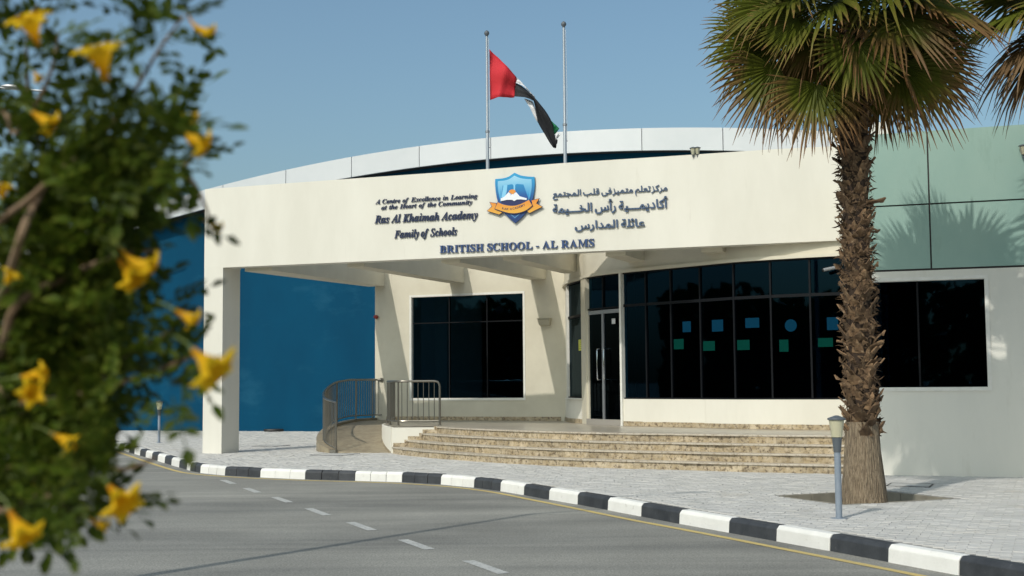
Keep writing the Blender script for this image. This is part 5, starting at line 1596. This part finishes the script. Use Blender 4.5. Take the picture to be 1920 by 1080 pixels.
# clumps: picture x, y, radius, depth, leaves
cl = [(20, 20, 70, 1.7, 22), (70, 90, 50, 1.7, 8), (30, 130, 45, 1.75, 10), (100, 110, 45, 1.7, 12), (40, 180, 60, 1.8, 12), (130, 150, 30, 1.7, 4), (10, 230, 60, 1.8, 12),
      (265, 30, 22, 1.6, 4), (240, 60, 25, 1.6, 5), (300, 35, 20, 1.6, 5), (330, 50, 22, 1.6, 8), (300, 75, 22, 1.6, 6), (265, 100, 20, 1.6, 5), (225, 45, 20, 1.6, 4), (250, 145, 26, 1.6, 5), (190, 165, 30, 1.65, 8), (220, 110, 20, 1.62, 3),
      (90, 260, 70, 1.8, 26), (170, 230, 60, 1.7, 26), (240, 210, 50, 1.65, 20), (300, 220, 40, 1.65, 14), (330, 250, 40, 1.65, 14), (360, 280, 30, 1.65, 10), (350, 300, 18, 1.66, 3),
      (60, 340, 80, 1.9, 22), (150, 320, 70, 1.8, 32), (230, 300, 60, 1.7, 30), (300, 300, 45, 1.7, 18), (340, 330, 30, 1.7, 8),
      (60, 430, 80, 1.85, 34), (140, 420, 70, 1.8, 38), (220, 380, 60, 1.75, 30), (270, 350, 45, 1.7, 16), (290, 395, 25, 1.65, 4), (325, 400, 28, 1.65, 8), (320, 430, 25, 1.65, 6), (335, 412, 14, 1.66, 2),
      (60, 530, 80, 1.85, 40), (150, 500, 80, 1.8, 44), (230, 460, 55, 1.75, 26), (290, 530, 28, 1.7, 8), (250, 540, 50, 1.75, 20),
      (60, 640, 80, 1.9, 44), (150, 610, 80, 1.85, 44), (230, 600, 50, 1.75, 22), (280, 590, 30, 1.7, 8), (300, 640, 24, 1.7, 6), (260, 680, 45, 1.7, 18), (310, 700, 26, 1.7, 8), (345, 665, 16, 1.66, 4), (315, 730, 22, 1.7, 5),
      (50, 740, 80, 1.9, 42), (140, 720, 80, 1.85, 40), (215, 740, 50, 1.75, 22), (270, 760, 30, 1.7, 9), (300, 580, 20, 1.7, 3),
      (50, 850, 70, 1.85, 34), (120, 830, 50, 1.8, 24), (190, 800, 35, 1.75, 8), (200, 860, 45, 1.72, 16), (235, 890, 30, 1.7, 9), (280, 875, 26, 1.68, 8),
      (30, 900, 50, 1.75, 18), (110, 910, 40, 1.7, 14), (180, 910, 35, 1.7, 10), (90, 975, 35, 1.65, 9), (115, 1000, 18, 1.65, 3), (230, 945, 20, 1.66, 3), (20, 945, 35, 1.72, 10), (70, 935, 40, 1.75, 12),
      (-60, 60, 110, 2.0, 30), (-60, 300, 110, 2.0, 30), (-70, 600, 120, 2.0, 30), (-70, 800, 90, 2.0, 16), (20, -60, 100, 1.8, 26)]
pl_ = []
for x, y, r_, d_, n_ in cl:
    for k in range(int(n_ * (.55 if y < 200 else .8 if y < 330 else 1.9))):
        rr_ = r_ * math.sqrt(RB.random()); a = RB.uniform(0, 6.283)
        X, Y = x + rr_ * math.cos(a), y + rr_ * math.sin(a)
        if Y > 975: continue
        if X > 200 and r_ > 23:
            pb_ = [(0, 330), (150, 330), (200, 385), (300, 370), (350, 330), (400, 300), (450, 275), (550, 280), (640, 285), (720, 275), (770, 240), (830, 215), (890, 240), (940, 150), (1000, 110)]
            xm = next((a_[1] + (b_[1] - a_[1]) * (Y - a_[0]) / (b_[0] - a_[0]) for a_, b_ in zip(pb_, pb_[1:]) if a_[0] <= Y < b_[0]), 300)
            if X > xm - 30: continue
        pl_.append((X, Y, d_ + RB.uniform(-.18, .22), x, y, r_))
RB.shuffle(pl_)
pl_.sort(key=lambda q: 0 if (q[0] > -10 and q[1] > -10) else 1)
stuff = MB(); stuff.uv = []
for k, (X, Y, D, x, y, r_) in enumerate(pl_):
    p = B(X, Y, D)
    az = math.atan2(-(Y - y), X - x) if RB.random() < .4 else RB.uniform(0, 6.283)
    dv = V((math.cos(az), RB.uniform(-1, .6), math.sin(az) + RB.uniform(-.3, .9))).normalized()
    q = dv.to_track_quat('X', 'Z').to_matrix().to_4x4() @ Matrix.Rotation(RB.uniform(-.9, .9), 4, 'X')
    i = RB.randrange(7); s = RB.uniform(.8, 1.2)
    if k < 299:
        o = bpy.data.objects.new('leaf', lm[i]); COL.objects.link(o); o.parent = shrub
        o.matrix_local = Matrix.Translation(p - shrub_base) @ q @ Matrix.Scale(s, 4)
    else:
        c_ = lv[i]; k0 = len(stuff.v); mt = Matrix.Translation(p) @ q @ Matrix.Scale(s, 4)
        rv = RB.random()
        stuff.v += [mt @ v for v in c_.v]; stuff.uv += [(u_[0], u_[1] * .5 + rv * 1.2) for u_ in c_.uv]; stuff.f += [tuple(i_ + k0 for i_ in f_) for f_ in c_.f]
stuff.build('foliage', M['leaf'], shrub, kind='stuff')
print('leaves', len(pl_))
# flowers: curved tube opening into five lobes
def flower(x0, y0, x1, y1, d, size=1.0, dy=0.0, wide=1.0, bend=0.0):
    size *= .62
    a, b = B(x0, y0, d), B(x1, y1, d + dy)
    ax = (b - a); L = ax.length; ax.normalize()
    s = ax.cross(V((0, 1, 0))); s.normalize(); u = s.cross(ax).normalized()
    n = 20; mb = MB(); mb.uv = []
    pr = [(0, .0030), (.15, .0034), (.35, .0048), (.55, .0080), (.75, .0115), (.86, .0135)]
    rows = []
    for t, r_ in pr:
        c = a + ax * t * L + s * bend * L * t * (1 - t) * 4 * .5
        for j in range(n):
            w = 2 * math.pi * j / n
            rows.append(c + (s * math.cos(w) + u * math.sin(w)) * r_ * size * wide); mb.uv.append((t * .6, .5))
    for t, f0_ in ((.97, 1.2), (1.03, 1.5), (1.02, 1.85), (.94, 2.05)):
        c = a + ax * t * L
        for j in range(n):
            w = 2 * math.pi * j / n; lobe = .5 + .5 * math.cos(5 * w)
            r_ = .0135 * size * wide * (1 + (f0_ - 1) * (-.15 + 1.15 * lobe))
            rows.append(c + (s * math.cos(w) + u * math.sin(w)) * r_ - ax * L * .10 * lobe * (f0_ - 1)); mb.uv.append((min(1, t), .5 + .3 * lobe))
    m_ = len(pr) + 4
    mb.v = rows
    mb.f = [(i * n + j, i * n + (j + 1) % n, (i + 1) * n + (j + 1) % n, (i + 1) * n + j) for i in range(m_ - 1) for j in range(n)]
    fl = mb.build('flower', M['petal'], shrub, smooth=True)
    MB().tube([a - ax * .004, a + ax * .006 * size, a + ax * .010 * size], [.0022 * size, .0042 * size, .0038 * size], 8).build('calyx', M['calyx'], fl, smooth=True)
    MB().tube([a - ax * .004, a - ax * .018 * size + u * .004, a - ax * .03 * size + u * .002 + V((-.006, .004, 0))], .0011, 5).build('stalk', M['calyx'], fl)
for q in ((72, 85, 52, 30, 1.55, 1.25, -.02, 1.5), (200, 152, 182, 85, 1.45, 1.3, -.015, 1.5), (352, 24, 398, 62, 1.6, .9, 0, .8, -.35), (52, 205, 100, 236, 1.55, 1.1, 0, 1.0), (60, 130, 75, 150, 1.75, .8, 0, .8),
          (318, 210, 368, 226, 1.6, 1.0, 0, .9), (325, 242, 386, 274, 1.55, 1.2, 0, 1.1), (374, 408, 414, 430, 1.62, .8, 0, .75), (225, 462, 288, 500, 1.55, 1.15, 0, 1.0, -.3), (222, 485, 256, 528, 1.6, 1.2, -.01, 1.3),
          (322, 578, 368, 604, 1.55, 1.0, 0, 1.0), (362, 656, 408, 700, 1.4, 1.35, -.01, 1.5), (30, 708, 85, 700, 1.6, 1.0, 0, 1.0), (40, 750, 62, 735, 1.6, 1.1, -.02, 1.2), (95, 812, 140, 835, 1.6, 1.1, 0, 1.1), (118, 850, 135, 820, 1.65, 1.0, 0, 1.0),
          (205, 912, 236, 948, 1.5, 1.2, -.02, 1.5), (18, 958, 48, 1012, 1.45, 1.3, -.01, 1.3), (160, 968, 200, 990, 1.6, .9, 0, .8), (55, 900, 80, 930, 1.75, 1.0, 0, 1.0), (140, 482, 158, 498, 1.75, .9, 0, .8), (2, 380, 8, 345, 1.6, 1.0, 0, .9), (5, 540, 25, 510, 1.6, 1.0, 0, .9)):
    flower(*q)
# bed the shrub grows from
mb = MB(); n = 24
vs = [V((-1.9, 1.6, -.05))]
for j in range(n):
    a = 2 * math.pi * j / n; vs.append(V((-1.9 + 1.0 * math.cos(a), 1.6 + 1.6 * math.sin(a), -.15)))
mb.add(vs, [(0, 1 + j, 1 + (j + 1) % n) for j in range(n)])
mb.build('planting_bed', M['soil'], kind='structure')

# ================================================================ TREES ACROSS THE ROAD (seen in the windows)
RT = random.Random(9)
mb = MB(); mb.uv = []
for k in range(26000):
    x = RT.uniform(-90, 70); g = noise.noise(V((x * .12, 0, 3)))
    h = 7.6 + 2.5 * g
    z = -.3 + h * RT.random() ** .8
    y = -26 - 7 * RT.random() + 2.5 * math.sin(x * .2)
    if k % 2: y, x = -60 + 85 * RT.random(), -50 - 6 * RT.random() + 2 * math.sin(x * .3)
    p = V((x, y, z)); s = RT.uniform(.4, .9)
    n_ = V((RT.uniform(-1, 1), RT.uniform(-1, 1), RT.uniform(-.4, 1))).normalized()
    a = n_.orthogonal().normalized() * s; b = n_.cross(a)
    mb.v += [p + a, p + b * .6, p - a, p - b * .6]; rv = RT.random(); mb.uv += [(.3, rv)] * 4
    k0 = len(mb.v) - 4; mb.f.append((k0, k0 + 1, k0 + 2, k0 + 3))
mb.build('tree_belt', M['leaf'], kind='stuff')
tag(bpy.data.objects['tree_belt'], 'dark belt of trees on the far side of the road, mirrored in the windows', 'trees')
